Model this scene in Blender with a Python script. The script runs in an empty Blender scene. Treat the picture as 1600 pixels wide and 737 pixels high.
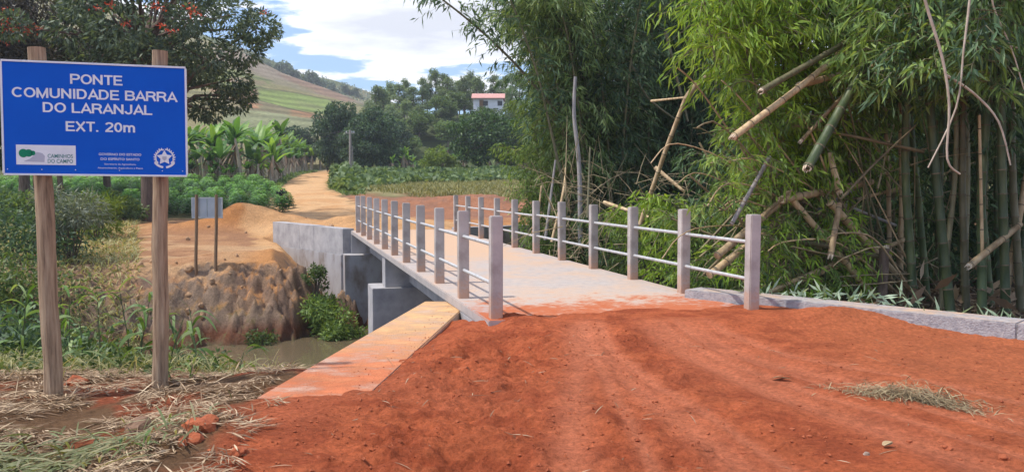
import bpy, bmesh, math, random
import numpy as np
from mathutils import Vector, Matrix

random.seed(7)
rng = np.random.default_rng(7)
SC = bpy.context.scene
COL = SC.collection

# ------------------------------------------------------------------ camera
FPX = 1300.0                       # focal length in pixels of a 1600 px wide picture
PITCH = math.atan(80.5 / FPX)
CAMZ = 1.6
cam_data = bpy.data.cameras.new("camera")
cam = bpy.data.objects.new("camera", cam_data)
COL.objects.link(cam)
cam.location = (0, 0, CAMZ)
cam.rotation_euler = (math.pi / 2 - PITCH, 0, 0)
cam_data.sensor_width = 36
cam_data.sensor_fit = 'HORIZONTAL'
cam_data.lens = 36 * FPX / 1600
cam_data.clip_start = 0.05
cam_data.clip_end = 6000
SC.camera = cam
SC.render.resolution_x, SC.render.resolution_y = 1024, 471
SC.render.resolution_percentage = 100

# ------------------------------------------------------------------ light
SUN_EL, SUN_AZ = math.radians(61), math.radians(-101)      # azimuth from +Y, clockwise positive
sdir = Vector((math.sin(SUN_AZ) * math.cos(SUN_EL), math.cos(SUN_AZ) * math.cos(SUN_EL), math.sin(SUN_EL)))
sun_data = bpy.data.lights.new("sun", 'SUN')
sun = bpy.data.objects.new("sun", sun_data)
COL.objects.link(sun)
sun.rotation_euler = (-sdir).to_track_quat('-Z', 'Y').to_euler()
sun_data.energy = 3.3
sun_data.angle = math.radians(1.5)
sun_data.color = (1.0, 0.94, 0.84)

world = bpy.data.worlds.new("World")
SC.world = world
world.use_nodes = True
wn, wl = world.node_tree.nodes, world.node_tree.links
wn.clear()
w_out = wn.new('ShaderNodeOutputWorld')
w_bg = wn.new('ShaderNodeBackground')
w_sky = wn.new('ShaderNodeTexSky')
w_sky.sky_type = 'NISHITA'
w_sky.sun_disc = False
w_sky.sun_elevation = SUN_EL
w_sky.sun_rotation = SUN_AZ
w_sky.air_density = 1.2
w_sky.dust_density = 0.6
w_bg.inputs[1].default_value = 0.13


def wmath(op, a, b=None, c=None, clamp=False):
    n = wn.new('ShaderNodeMath')
    n.operation = op
    n.use_clamp = clamp
    for i, v in enumerate((a, b, c)):
        if v is None:
            continue
        if isinstance(v, (int, float)):
            n.inputs[i].default_value = v
        else:
            wl.new(v, n.inputs[i])
    return n.outputs[0]


tc = wn.new('ShaderNodeTexCoord')
sx = wn.new('ShaderNodeSeparateXYZ')
wl.new(tc.outputs['Generated'], sx.inputs[0])
zz = wmath('ADD', wmath('MAXIMUM', sx.outputs[2], 0.0), 0.16)
cx = wmath('DIVIDE', sx.outputs[0], zz)
cy = wmath('DIVIDE', sx.outputs[1], zz)
cb = wn.new('ShaderNodeCombineXYZ')
wl.new(cx, cb.inputs[0]); wl.new(cy, cb.inputs[1])
CLOUD_OFF = (5.04, 6.05, 0.0)
mp = wn.new('ShaderNodeMapping')
mp.inputs['Location'].default_value = CLOUD_OFF
mp.inputs['Scale'].default_value = (0.75, 1.1, 1)
wl.new(cb.outputs[0], mp.inputs[0])


def wnoise(vec, scale, detail, rough):
    n = wn.new('ShaderNodeTexNoise')
    n.inputs['Scale'].default_value = scale
    n.inputs['Detail'].default_value = detail
    n.inputs['Roughness'].default_value = rough
    wl.new(vec, n.inputs['Vector'])
    return n.outputs['Fac']


big = wnoise(mp.outputs[0], 1.35, 9, 0.52)
fine = wnoise(mp.outputs[0], 4.2, 8, 0.62)
dens = wmath('ADD', wmath('MULTIPLY', big, 0.8), wmath('MULTIPLY', fine, 0.2))
ramp = wn.new('ShaderNodeMapRange')
ramp.interpolation_type = 'SMOOTHSTEP'
ramp.inputs['From Min'].default_value = 0.492
ramp.inputs['From Max'].default_value = 0.53
wl.new(dens, ramp.inputs['Value'])
shade = wn.new('ShaderNodeMapRange')           # thick cloud is greyer
shade.inputs['From Min'].default_value = 0.49
shade.inputs['From Max'].default_value = 0.63
wl.new(dens, shade.inputs['Value'])
ccol = wn.new('ShaderNodeMixRGB')
ccol.inputs[1].default_value = (9.4, 9.4, 9.6, 1)
ccol.inputs[2].default_value = (4.9, 5.0, 5.4, 1)
wl.new(shade.outputs[0], ccol.inputs[0])
skyb = wn.new('ShaderNodeMixRGB')
skyb.blend_type = 'MULTIPLY'
skyb.inputs[0].default_value = 1
skyb.inputs[2].default_value = (0.50, 0.74, 1.10, 1)
wl.new(w_sky.outputs[0], skyb.inputs[1])
wmix = wn.new('ShaderNodeMixRGB')
wl.new(ramp.outputs[0], wmix.inputs[0])
wl.new(skyb.outputs[0], wmix.inputs[1])
wl.new(ccol.outputs[0], wmix.inputs[2])
wl.new(wmix.outputs[0], w_bg.inputs[0])
wl.new(w_bg.outputs[0], w_out.inputs[0])

SC.view_settings.view_transform = 'Standard'
SC.view_settings.look = 'None'
SC.view_settings.gamma = 1
SC.view_settings.use_curve_mapping = False
SC.view_settings.exposure = 0.62
SC.render.engine = 'CYCLES'
SC.cycles.max_bounces = 6
SC.cycles.diffuse_bounces = 3
SC.cycles.transmission_bounces = 4
SC.cycles.transparent_max_bounces = 4


# ------------------------------------------------------------------ helpers
def at(px, py, Y):
    """world point at forward distance Y seen at pixel (px, py) of the 1600x737 photograph"""
    a = (px - 800) / FPX
    b = (368.5 - py) / FPX
    c, s = math.cos(PITCH), math.sin(PITCH)
    k = Y / (c + b * s)
    return Vector((a * k, Y, CAMZ + k * (-s + b * c)))


def _h(ix, iy, seed):
    v = np.sin(ix * 127.1 + iy * 311.7 + seed * 74.7) * 43758.5453
    return v - np.floor(v)


def vnoise(x, y, seed=0):
    x = np.asarray(x, float); y = np.asarray(y, float)
    ix, iy = np.floor(x), np.floor(y)
    fx, fy = x - ix, y - iy
    fx = fx * fx * (3 - 2 * fx); fy = fy * fy * (3 - 2 * fy)
    a = _h(ix, iy, seed); b = _h(ix + 1, iy, seed)
    c = _h(ix, iy + 1, seed); d = _h(ix + 1, iy + 1, seed)
    return (a * (1 - fx) + b * fx) * (1 - fy) + (c * (1 - fx) + d * fx) * fy - 0.5


def fbm(x, y, scale, octv=4, seed=0, gain=0.5):
    r = 0; amp = 1; f = 1.0 / scale
    for k in range(octv):
        ca, sa = math.cos(k * 0.9 + seed), math.sin(k * 0.9 + seed)
        r = r + amp * vnoise((x * ca - y * sa) * f + k * 17.3, (x * sa + y * ca) * f + k * 5.1, seed + k)
        amp *= gain; f *= 2.03
    return r


def sm(x, a, b):
    t = np.clip((np.asarray(x, float) - a) / (b - a), 0, 1)
    return t * t * (3 - 2 * t)


BA = math.radians(15.5)
SB, CB = math.sin(BA), math.cos(BA)


def st(x, y):
    return -x * SB + y * CB, x * CB + y * SB


def xy(s, t):
    return -s * SB + t * CB, s * CB + t * SB


BX, BT = Vector((-SB, CB, 0)), Vector((CB, SB, 0))


def bp(s, t, z):
    x, y = xy(s, t)
    return Vector((x, y, z))


# ---- mesh builder
class MB:
    def __init__(self):
        self.V = []; self.F = []; self.A = []; self.n = 0

    def add(self, V, F, v=None):
        V = np.asarray(V, float).reshape(-1, 3)
        F = np.asarray(F, int)
        self.V.append(V)
        self.F.append(F + self.n)
        if v is None:
            v = np.full(len(V), 0.5)
        self.A.append(np.asarray(v, float))
        self.n += len(V)
        return self

    def tube(self, P, R, n=8, v=0.5, cap=True):
        P = np.asarray([tuple(p) for p in P], float)
        R = np.broadcast_to(np.asarray(R, float), (len(P),))
        T = np.gradient(P, axis=0)
        T /= np.maximum(np.linalg.norm(T, axis=1, keepdims=True), 1e-9)
        ref = np.array([0.31, 0.17, 0.93]) if abs(T[:, 2]).mean() < 0.8 else np.array([1.0, 0.13, 0.05])
        U = np.cross(T, ref); U /= np.linalg.norm(U, axis=1, keepdims=True)
        W = np.cross(T, U)
        a = np.linspace(0, 2 * math.pi, n, endpoint=False)
        ring = (np.cos(a)[None, :, None] * U[:, None, :] + np.sin(a)[None, :, None] * W[:, None, :])
        V = P[:, None, :] + ring * R[:, None, None]
        m = len(P)
        F = []
        i = np.arange(m - 1)[:, None]; j = np.arange(n)[None, :]
        q = np.stack([i * n + j, i * n + (j + 1) % n, (i + 1) * n + (j + 1) % n, (i + 1) * n + j], -1).reshape(-1, 4)
        V = V.reshape(-1, 3)
        self.add(V, q, np.full(len(V), v))
        if cap:
            base = self.n
            C = np.stack([P[0], P[-1]])
            ringv = np.concatenate([V[:n], V[-n:], C])
            f = []
            for k in range(n):
                f.append([2 * n, (k + 1) % n, k, k])
                f.append([2 * n + 1, n + k, n + (k + 1) % n, n + (k + 1) % n])
            self.add(ringv, f, np.full(len(ringv), v))
        return self

    def leaves(self, P, D, L, W, v=None, bend=0.0, up=None):
        """diamond leaves: base P, unit direction D, length L, width W"""
        P = np.asarray(P, float); D = np.asarray(D, float)
        N = len(P)
        L = np.broadcast_to(np.asarray(L, float), (N,))[:, None]
        W = np.broadcast_to(np.asarray(W, float), (N,))[:, None]
        D = D / np.maximum(np.linalg.norm(D, axis=1, keepdims=True), 1e-9)
        r = rng.normal(size=(N, 3)) if up is None else np.asarray(up, float) + 0.35 * rng.normal(size=(N, 3))
        if up is None:
            S = np.cross(D, r)
        else:
            S = np.cross(D, r)
        S /= np.maximum(np.linalg.norm(S, axis=1, keepdims=True), 1e-9)
        mid = P + D * L * 0.42
        tip = P + D * L
        if bend:
            tip = tip + np.array([0, 0, -1.0]) * L * bend
        V = np.stack([P, mid + S * W / 2, tip, mid - S * W / 2], 1).reshape(-1, 3)
        F = np.arange(N * 4).reshape(N, 4)
        if v is None:
            v = rng.random(N)
        self.add(V, F, np.repeat(v, 4))
        return self

    def strips(self, P, D, L, W, droop=0.5, seg=4, v=None):
        """long arched blades"""
        P = np.asarray(P, float); D = np.asarray(D, float)
        N = len(P)
        D = D / np.maximum(np.linalg.norm(D, axis=1, keepdims=True), 1e-9)
        L = np.broadcast_to(np.asarray(L, float), (N,)); W = np.broadcast_to(np.asarray(W, float), (N,))
        droop = np.broadcast_to(np.asarray(droop, float), (N,))
        S = np.cross(D, np.array([0, 0, 1.0])) + 0.25 * rng.normal(size=(N, 3))
        S /= np.maximum(np.linalg.norm(S, axis=1, keepdims=True), 1e-9)
        prof = np.sin(np.linspace(0.25, math.pi, seg + 1)) ** 0.7
        prof[-1] = 0.05
        rows = []
        for k in range(seg + 1):
            t = k / seg
            c = P + D * (L * t)[:, None]
            c[:, 2] -= droop * L * t * t
            hx = D[:, :2] * (droop * L * t * t * 0.25)[:, None]
            c[:, :2] += hx
            w = (W * prof[k] / 2)[:, None]
            rows.append(c - S * w); rows.append(c + S * w)
        V = np.stack(rows, 1)
        m = 2 * (seg + 1)
        base = (np.arange(N) * m)[:, None, None]
        k = np.arange(seg)[None, :, None] * 2
        F = (base + k + np.array([0, 1, 3, 2])[None, None, :]).reshape(-1, 4)
        if v is None:
            v = rng.random(N)
        self.add(V.reshape(-1, 3), F, np.repeat(v, m))
        return self

    def box(self, c, ax, ay, az, h, bev=0.0, v=0.5):
        c, ax, ay, az = Vector(c), Vector(ax), Vector(ay), Vector(az)
        b = bmesh.new()
        bmesh.ops.create_cube(b, size=1)
        for p in b.verts:
            p.co = Vector((p.co.x * 2 * h[0], p.co.y * 2 * h[1], p.co.z * 2 * h[2]))
        if bev:
            bmesh.ops.bevel(b, geom=b.edges[:], offset=bev, segments=2, affect='EDGES')
        V = [c + ax * p.co.x + ay * p.co.y + az * p.co.z for p in b.verts]
        b.verts.index_update()
        for f in b.faces:
            pass
        F4, F3 = [], []
        bmesh.ops.triangulate(b, faces=[f for f in b.faces if len(f.verts) > 4])
        for f in b.faces:
            ids = [p.index for p in f.verts]
            F4.append(ids if len(ids) == 4 else ids + [ids[-1]])
        b.free()
        self.add(np.array([tuple(p) for p in V]), F4, np.full(len(V), v))
        return self

    def prism(self, poly, z0, z1, v=0.5, bev=0.0):
        """vertical prism over a convex xy polygon (counter-clockwise); z may be per-vertex lists"""
        n = len(poly)
        zt = z1 if hasattr(z1, '__len__') else [z1] * n
        V = [(p[0], p[1], z0) for p in poly] + [(p[0], p[1], zt[i]) for i, p in enumerate(poly)]
        b = bmesh.new()
        vs = [b.verts.new(p) for p in V]
        b.faces.new(vs[:n][::-1]); b.faces.new(vs[n:])
        for k in range(n):
            b.faces.new((vs[k], vs[(k + 1) % n], vs[n + (k + 1) % n], vs[n + k]))
        if bev:
            bmesh.ops.bevel(b, geom=b.edges[:], offset=bev, segments=2, affect='EDGES')
        bmesh.ops.recalc_face_normals(b, faces=b.faces[:])
        bmesh.ops.triangulate(b, faces=[f for f in b.faces if len(f.verts) > 4])
        b.verts.index_update()
        F = []
        for f in b.faces:
            ids = [p.index for p in f.verts]
            F.append(ids if len(ids) == 4 else ids + [ids[-1]])
        W = np.array([tuple(p.co) for p in b.verts])
        b.free()
        self.add(W, F, np.full(len(W), v))
        return self

    def mesh(self, name, smooth=False, off=None):
        V = np.concatenate(self.V); F = np.concatenate([f.reshape(-1, 4) for f in self.F]); A = np.concatenate(self.A)
        if off is not None:
            V = V - np.array(tuple(off))
        me = bpy.data.meshes.new(name)
        tri = F[:, 2] == F[:, 3]
        Q, T = F[~tri], F[tri][:, :3]
        me.vertices.add(len(V)); me.vertices.foreach_set('co', V.astype(np.float32).ravel())
        nl = len(Q) * 4 + len(T) * 3
        me.loops.add(nl)
        me.loops.foreach_set('vertex_index', np.concatenate([Q.ravel(), T.ravel()]).astype(np.int32))
        me.polygons.add(len(Q) + len(T))
        ls = np.concatenate([np.arange(len(Q)) * 4, len(Q) * 4 + np.arange(len(T)) * 3]).astype(np.int32)
        me.polygons.foreach_set('loop_start', ls)
        me.update(calc_edges=True)
        at_ = me.attributes.new('v', 'FLOAT', 'POINT')
        at_.data.foreach_set('value', A.astype(np.float32))
        me.polygons.foreach_set('use_smooth', np.full(len(me.polygons), bool(smooth)))
        me.validate()
        return me


def tag(o, label=None, cat=None, group=None, kind=None):
    if label: o['label'] = label
    if cat: o['category'] = cat
    if group: o['group'] = group
    if kind: o['kind'] = kind
    return o


def link(name, me, mat=None, parent=None, loc=None, rot=None, scale=None):
    o = bpy.data.objects.new(name, me)
    COL.objects.link(o)
    if mat is not None and me is not None and not me.materials:
        me.materials.append(mat)
    if parent is not None: o.parent = parent
    if loc is not None: o.location = loc
    if rot is not None: o.rotation_euler = rot
    if scale is not None: o.scale = scale if hasattr(scale, '__len__') else (scale,) * 3
    return o


def thing(name, label, cat, loc=(0, 0, 0), rz=0, group=None):
    o = link(name, None, loc=loc, rot=(0, 0, rz))
    return tag(o, label, cat, group)


def part(name, mb, mat, parent, smooth=False, world=True):
    """a child mesh; coordinates given in world space unless world=False"""
    return link(name, mb.mesh(name, smooth, parent.location if world else None), mat, parent)


def copy_thing(o, loc, rot=None, scale=None, label=None, group=None, parent=None):
    kids = [k for k in COL.objects if k.parent == o] if parent is None else parent
    c = o.copy(); COL.objects.link(c)
    c.location = loc
    if rot is not None: c.rotation_euler = rot
    if scale is not None: c.scale = scale if hasattr(scale, '__len__') else (scale,) * 3
    if label: c['label'] = label
    if group: c['group'] = group
    for k in kids:
        q = k.copy(); COL.objects.link(q); q.parent = c
    return c


# ---- materials
def newmat(name):
    m = bpy.data.materials.new(name); m.use_nodes = True
    nt = m.node_tree; nt.nodes.clear()
    return m, nt.nodes, nt.links


def N(nodes, typ, **kw):
    n = nodes.new(typ)
    for k, v in kw.items():
        if k in n.inputs: n.inputs[k].default_value = v
        else: setattr(n, k, v)
    return n


def c4(c): return (c[0], c[1], c[2], 1)


def solid(name, c1, c2=None, scale=4.0, rough=0.8, bump=0.3, bscale=None, metal=0.0, stretch=(1, 1, 1), c3=None, spec=0.3, bdist=0.02, jit=0.0):
    """two or three tone noisy surface"""
    m, n, l = newmat(name)
    out = n.new('ShaderNodeOutputMaterial'); p = n.new('ShaderNodeBsdfPrincipled')
    l.new(p.outputs[0], out.inputs[0])
    p.inputs['Roughness'].default_value = rough; p.inputs['Metallic'].default_value = metal
    p.inputs['Specular IOR Level'].default_value = spec
    g = n.new('ShaderNodeNewGeometry') if False else n.new('ShaderNodeTexCoord')
    mp_ = n.new('ShaderNodeMapping'); mp_.inputs['Scale'].default_value = stretch
    l.new(g.outputs['Object'], mp_.inputs[0])
    t = N(n, 'ShaderNodeTexNoise', Scale=scale, Detail=8.0, Roughness=0.62)
    l.new(mp_.outputs[0], t.inputs['Vector'])
    r = n.new('ShaderNodeValToRGB')
    r.color_ramp.elements[0].position = 0.32; r.color_ramp.elements[1].position = 0.68
    r.color_ramp.elements[0].color = c4(c1); r.color_ramp.elements[1].color = c4(c2 or c1)
    if c3:
        e = r.color_ramp.elements.new(0.5); e.color = c4(c3)
    l.new(t.outputs['Fac'], r.inputs[0])
    oi = n.new('ShaderNodeObjectInfo'); mv = n.new('ShaderNodeMapRange'); mv.inputs['To Min'].default_value = 1 - jit; mv.inputs['To Max'].default_value = 1 + jit
    l.new(oi.outputs['Random'], mv.inputs['Value']); hs_ = n.new('ShaderNodeHueSaturation')
    l.new(mv.outputs[0], hs_.inputs['Value']); l.new(r.outputs[0], hs_.inputs['Color']); l.new(hs_.outputs[0], p.inputs['Base Color'])
    if bump:
        t2 = N(n, 'ShaderNodeTexNoise', Scale=bscale or scale * 6, Detail=8.0, Roughness=0.65)
        l.new(mp_.outputs[0], t2.inputs['Vector'])
        b = N(n, 'ShaderNodeBump', Strength=bump, Distance=bdist)
        l.new(t2.outputs['Fac'], b.inputs['Height']); l.new(b.outputs[0], p.inputs['Normal'])
    return m


def leafmat(name, dark, light, transl=0.35, rough=0.5, mid=None, jitter=0.25, tint=(1.3, 1.2, 0.5)):
    m, n, l = newmat(name)
    out = n.new('ShaderNodeOutputMaterial'); p = n.new('ShaderNodeBsdfPrincipled')
    p.inputs['Roughness'].default_value = rough; p.inputs['Specular IOR Level'].default_value = 0.35
    a = n.new('ShaderNodeAttribute'); a.attribute_name = 'v'
    r = n.new('ShaderNodeValToRGB')
    r.color_ramp.elements[0].color = c4(dark); r.color_ramp.elements[1].color = c4(light)
    if mid:
        e = r.color_ramp.elements.new(0.5); e.color = c4(mid)
    l.new(a.outputs['Fac'], r.inputs[0])
    oi = n.new('ShaderNodeObjectInfo')
    hv = N(n, 'ShaderNodeMapRange'); hv.inputs['To Min'].default_value = 1 - jitter; hv.inputs['To Max'].default_value = 1 + jitter
    l.new(oi.outputs['Random'], hv.inputs['Value'])
    hs = n.new('ShaderNodeHueSaturation')
    l.new(r.outputs[0], hs.inputs['Color']); l.new(hv.outputs[0], hs.inputs['Value'])
    l.new(hs.outputs[0], p.inputs['Base Color'])
    t = n.new('ShaderNodeBsdfTranslucent')
    tm = N(n, 'ShaderNodeMixRGB', blend_type='MULTIPLY'); tm.inputs[0].default_value = 1
    tm.inputs[2].default_value = c4(tint)
    l.new(hs.outputs[0], tm.inputs[1]); l.new(tm.outputs[0], t.inputs[0])
    mx = n.new('ShaderNodeMixShader'); mx.inputs[0].default_value = transl
    l.new(p.outputs[0], mx.inputs[1]); l.new(t.outputs[0], mx.inputs[2]); l.new(mx.outputs[0], out.inputs[0])
    return m


M = {}
M['bark'] = solid('bark', (.09, .06, .045), (.2, .15, .115), 3, .9, .9, 14, stretch=(4, 4, .8))
M['bark_red'] = solid('bark_red', (.085, .055, .045), (.19, .13, .105), 3, .9, .9, 9, stretch=(4, 4, .6), bdist=.05)
M['post_wood'] = solid('post_wood', (.15, .095, .06), (.48, .35, .235), 4.5, .85, 1.0, 16, stretch=(7, 7, .45), c3=(.35, .235, .15), bdist=.012)
M['plank_wood'] = solid('plank_wood', (.15, .09, .05), (.28, .18, .11), 5, .85, .6, 20, stretch=(4, 4, .5))
M['metal'] = solid('galvanised_pipe', (.42, .42, .43), (.62, .61, .6), 9, .5, .12, 40, metal=.3)
M['rust'] = solid('rusty_pipe', (.35, .17, .09), (.5, .45, .42), 6, .7, .2, 40)
M['concrete'] = solid('cast_concrete', (.28, .27, .28), (.46, .44, .44), 2.3, .88, .45, 38, c3=(.37, .355, .36), bdist=.008)
M['concrete_post'] = solid('post_concrete', (.31, .27, .25), (.54, .485, .45), 2.4, .86, .4, 45, c3=(.43, .39, .37), bdist=.006, jit=.10)
M['concrete_old'] = solid('stained_concrete', (.20, .16, .13), (.42, .41, .42), 1.3, .9, .5, 30, c3=(.36, .345, .35), stretch=(1, 1, .55), bdist=.01)

# ================================================================== TERRAIN
WA, WB_, WC_, WD = (-1.30, 12.3), (-0.62, 12.3), (-1.17, 6.25), (-2.02, 6.45)      # near left wing wall corners
RW = [(2.62, 11.55), (5.35, 8.75), (8.6, 5.6)]                                   # near right wing wall line
CW, EW = (-5.9, 28.95), (-9.75, 34.0)                                             # far wing wall line

RYS = [28, 33, 36, 45, 50, 66, 85, 110, 130, 150, 180]
RXC = [-4.2, -5.6, -7.2, -10.3, -11.9, -16.5, -20.8, -25.4, -27.6, -27.5, -22]
RHW = [4.2, 4.6, 4.6, 3.2, 2.7, 1.9, 2.0, 2.1, 2.4, 2.4, 2.2]


def left_edge_x(y):                      # x of the near-left wall's outer edge
    return np.interp(y, [5.2, 6.4, 12.3], [-2.3, -2.0, -1.3])


def seg_sd(x, y, a, b):
    dx, dy = b[0] - a[0], b[1] - a[1]
    L = math.hypot(dx, dy)
    return ((x - a[0]) * (-dy) + (y - a[1]) * dx) / L, ((x - a[0]) * dx + (y - a[1]) * dy) / L, L


def rut(x, y, pts, w, d):
    px = np.interp(y, [p[1] for p in pts], [p[0] for p in pts])
    return -d * np.exp(-((x - px) / w) ** 2) + 0.45 * d * (np.exp(-((x - px - w * 1.6) / (w * .7)) ** 2) + np.exp(-((x - px + w * 1.6) / (w * .7)) ** 2))


TR = [  # wheel tracks fanning out from the bridge mouth
    ([(1.55, 3), (1.35, 5), (1.05, 6.5), (.85, 8), (.9, 10)], .16, .035),
    ([(3.2, 3), (2.7, 5), (2.15, 6.5), (1.75, 8), (1.5, 10)], .20, .05),
    ([(5.4, 3), (4.1, 5), (3.1, 6.5), (2.3, 8), (1.9, 10)], .20, .05),
    ([(.25, 3), (.35, 5), (.5, 6.5), (.65, 8), (.8, 10)], .14, .03),
    ([(1.85, 3), (1.62, 5), (1.25, 6.5), (1.0, 8), (1.0, 10)], .06, .02), ([(3.6, 3), (3.05, 5), (2.42, 6.5), (1.95, 8), (1.6, 10)], .06, .022),
    ([(4.6, 3), (3.6, 5), (2.75, 6.5), (2.1, 8), (1.8, 10)], .07, .025), ([(6.6, 3), (5.0, 5), (3.7, 6.5), (2.7, 8), (2.1, 10)], .10, .03),
    ([(.9, 3), (.85, 5), (.8, 6.5), (.76, 8), (.85, 10)], .06, .018),
]


def H(x, y, detail=True):
    x = np.asarray(x, float); y = np.asarray(y, float)
    s, t = st(x, y)
    # ---- near side
    lex = left_edge_x(y)
    road = -0.05 + 0 * x
    road = road + 0.075 * sm(s, 7.0, 9.35) * sm(t, 2.2, 2.7) * (1 - sm(x, 5.5, 7)) - .20 * sm(s + .35 * (fbm(x, y, .5, 3, 88) if detail else 0), 9.55, 10.2) * sm(t, 2.2, 2.4)
    road = road - .03 * sm(x, 2.8, 4.5) * (1 - sm(y, 7, 9))
    lw = sm(lex - x, -0.45, .0) * sm(y + .25 * (fbm(x, y, .4, 2, 98) if detail else 0), 6.3, 6.75) + sm(lex - x, -.1, .5) * (1 - sm(y + .25 * (fbm(x, y, .4, 2, 98) if detail else 0), 6.3, 6.75))
    rex = np.interp(y, [5.2, 6.3, 12.3], [-1.3, -1.2, -.64])          # the wall's inner edge
    road = road - .065 * (1 - sm(x - rex, .0, .5)) * sm(y, 7.5, 10.5)
    road = road - .045 * (1 - sm(x - rex, .0, .5)) * sm(y, 6.3, 7.2)
    road = road + .02 * (1 - sm(y, 6.2, 6.9)) * (1 - sm(x, -.9, -.3))
    road = road - .25 * (1 - sm(x - rex, -.13, -.03)) * sm(y + (.5 * fbm(x, y, .5, 3, 99) if detail else 0), 6.45, 6.75)
    leftz = -0.12 - .13 * sm(-x, 2.0, 3.6)
    fast = sm(x, -3.35 - .2 * np.clip(y - 8, 0, 6), -2.75 - .2 * np.clip(y - 8, 0, 6))
    slow_drop = -.22 * np.clip(y - 7.9, 0, 3.6) * .9 - 2.5 * sm(y, 11.3, 16.0)
    fast_drop = -.05 * np.clip(y - 7, 0, 1) - 3.15 * sm(y, 7.7, 12.8)
    leftz = leftz + slow_drop * (1 - fast) + fast_drop * fast
    near = road * (1 - lw) + leftz * lw
    if detail:
        n1 = fbm(x, y, 1.6, 3, 3)
        near = near + .05 * n1 * (1 - .3 * lw) * (1 - .8 * sm(s, 7.6, 9))
        soft = sm(x, -2.5, -1) * (1 - sm(x, .9, 2.0))           # loose heaped soil left of the tracks
        trk = 0 * x
        for p_, w_, d_ in TR:
            pq = np.interp(y, [q[1] for q in p_], [q[0] for q in p_]); trk = np.maximum(trk, np.exp(-((x - pq) / (w_ * 1.9)) ** 2))
        calm = (1 - .75 * trk * (1 - lw)) * (1 - .55 * sm(s, 7.8, 9.2) * (1 - lw)) * (1 - .45 * sm(x, 1.2, 2.2))
        calm = calm * (.3 + .7 * sm(x - rex, 0, .55))
        near = near + calm * (.052 + .055 * soft) * fbm(x, y, .33, 4, 5, .6) + calm * (.022 + .02 * soft) * (fbm(x, y, .085, 3, 9, .75)) 
        for p_, w_, d_ in TR[:3]:
            pq = np.interp(y, [q[1] for q in p_], [q[0] for q in p_]); dx_ = np.abs(x - pq)
            near = near + .007 * np.sin(6.283 * (y * 9 + dx_ * 7)) * np.exp(-(dx_ / (w_ * .9)) ** 4) * sm(fbm(x, y, .9, 2, 15), -.15, .2) * (1 - sm(y, 8.4, 9.2)) * (1 - lw)
        for p_, w_, d_ in TR:
            near = near + rut(x + .06 * fbm(x, y, 1.2, 2, 14), y, p_, w_, d_ * .55 * (.5 + .8 * (fbm(x, y, .8, 2, 21) + .5))) * (1 - sm(y, 8.6, 9.6)) * (1 - lw)
        near = near + .05 * lw * fbm(x, y, .5, 4, 12)
    # heap of loose soil against the right wing wall
    near = near + .16 * np.exp(-((x - 3.75) / .75) ** 2 - ((y - 9.75) / .35) ** 2)
    near = near + .10 * np.exp(-((x - 2.2) / .6) ** 2 - ((y - 9.5) / .25) ** 2) * .5
    # behind right wing wall
    sdR, uR, LR = seg_sd(x, y, RW[0], RW[1])
    behind = sm(sdR, .15, .5) * sm(x, 2.4, 2.9)
    near = near * (1 - behind) + (-.33 + .1 * (fbm(x, y, 1.0, 3, 31) if detail else 0)) * behind
    # drop to the stream at right of/below the deck
    crest = 10.45 + 2.9 * sm(t, 6.3, 8.5)
    dropR = sm(s, crest, crest + .5 + 3.0 * sm(t, 6.3, 8.5)) * (1 - lw)
    near = near * (1 - dropR) + (-3.5) * dropR
    near = near - 0.9 * sm(y, 10.4, 10.7) * lw * 0
    # ---- far side
    zf = np.interp(y, [26, 30, 36, 45, 60, 80, 100, 150, 220, 1500], [-.95, -.8, -.38, -.08, 1.0, 1.7, 2.6, 4.3, 7, 9])
    sdW, uW, LW = seg_sd(x, y, CW, EW)       # positive on the left of C->E  = stream side
    fill = sm(-sdW, .1, .45) * sm(y, 28.9, 29.5)
    fill = np.where(uW > LW, sm(-sdW + .0, -.1, 1.2), fill)
    zr = np.interp(y, [28, 36, 45, 60, 80], [-.06, -.05, -.02, 1.0, 1.7])
    far = zf * (1 - fill) + np.maximum(zr, zf) * fill
    tt = t + 0
    inR = sm(t, 6.2, 7.2)
    far = far * (1 - inR * (1 - sm(s, 29, 36))) + (-.75) * inR * (1 - sm(s, 29, 36))
    # heaps
    def g(cx_, cy_, rx, ry, h):
        return h * np.exp(-((x - cx_) / rx) ** 2 - ((y - cy_) / ry) ** 2)
    heap = g(-11.9, 36.5, 1.05, 1.0, .95) + g(-10.5, 37.0, 1.5, .9, .35) + g(-13.6, 35.8, 1.6, .8, .38) + g(-7.05, 33.2, .75, .5, .30) + g(-6.2, 33.0, .6, .45, .26)
    heap = heap + g(-8.1, 28.6, 1.3, 1.0, .22) + g(-9.9, 27.6, .9, .8, .2) + g(-15.8, 37, 1.2, .6, .3)
    heap = heap + g(-9, 50, .9, .7, .22) * 0 + g(-5.5, 49, 3.2, 2.0, .45) + g(-1.5, 50, 3, 2.5, .6)
    far = far + heap
    if detail:
        far = far + (.10 * fbm(x, y, 3.0, 3, 41) + .10 * fbm(x, y, .5, 4, 42) * (.35 + np.clip(heap * 2, 0, 1))) * sm(y, 26, 28) * (1 - .6 * sm(y, 60, 90))
    far = far + 10.5 * sm(y, 134, 166) * sm(x, -34, -18)
    # cliff: toe s0 and crest s1
    s0 = np.interp(t, [-12, -5, -1.5, .3, 1.6, 6, 8, 12], [22.0, 24.6, 25.8, 26.2, 28.0, 28.9, 26.5, 25.5])
    s1 = s0 + np.interp(t, [-12, -5, -3, -1.5, .6, 1.6, 6, 8, 12], [6, 4.6, 3.2, 2.3, 1.7, 1.5, .4, 3, 4])
    if detail:
        wob = .5 * fbm(t, s * .25, 1.6, 4, 51) + .30 * fbm(t, s * .8, .35, 4, 52, .75)
        s0 = s0 + wob; s1 = s1 + wob * 1.2
    cl = np.clip((s - s0) / (s1 - s0), 0, 1)
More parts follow.
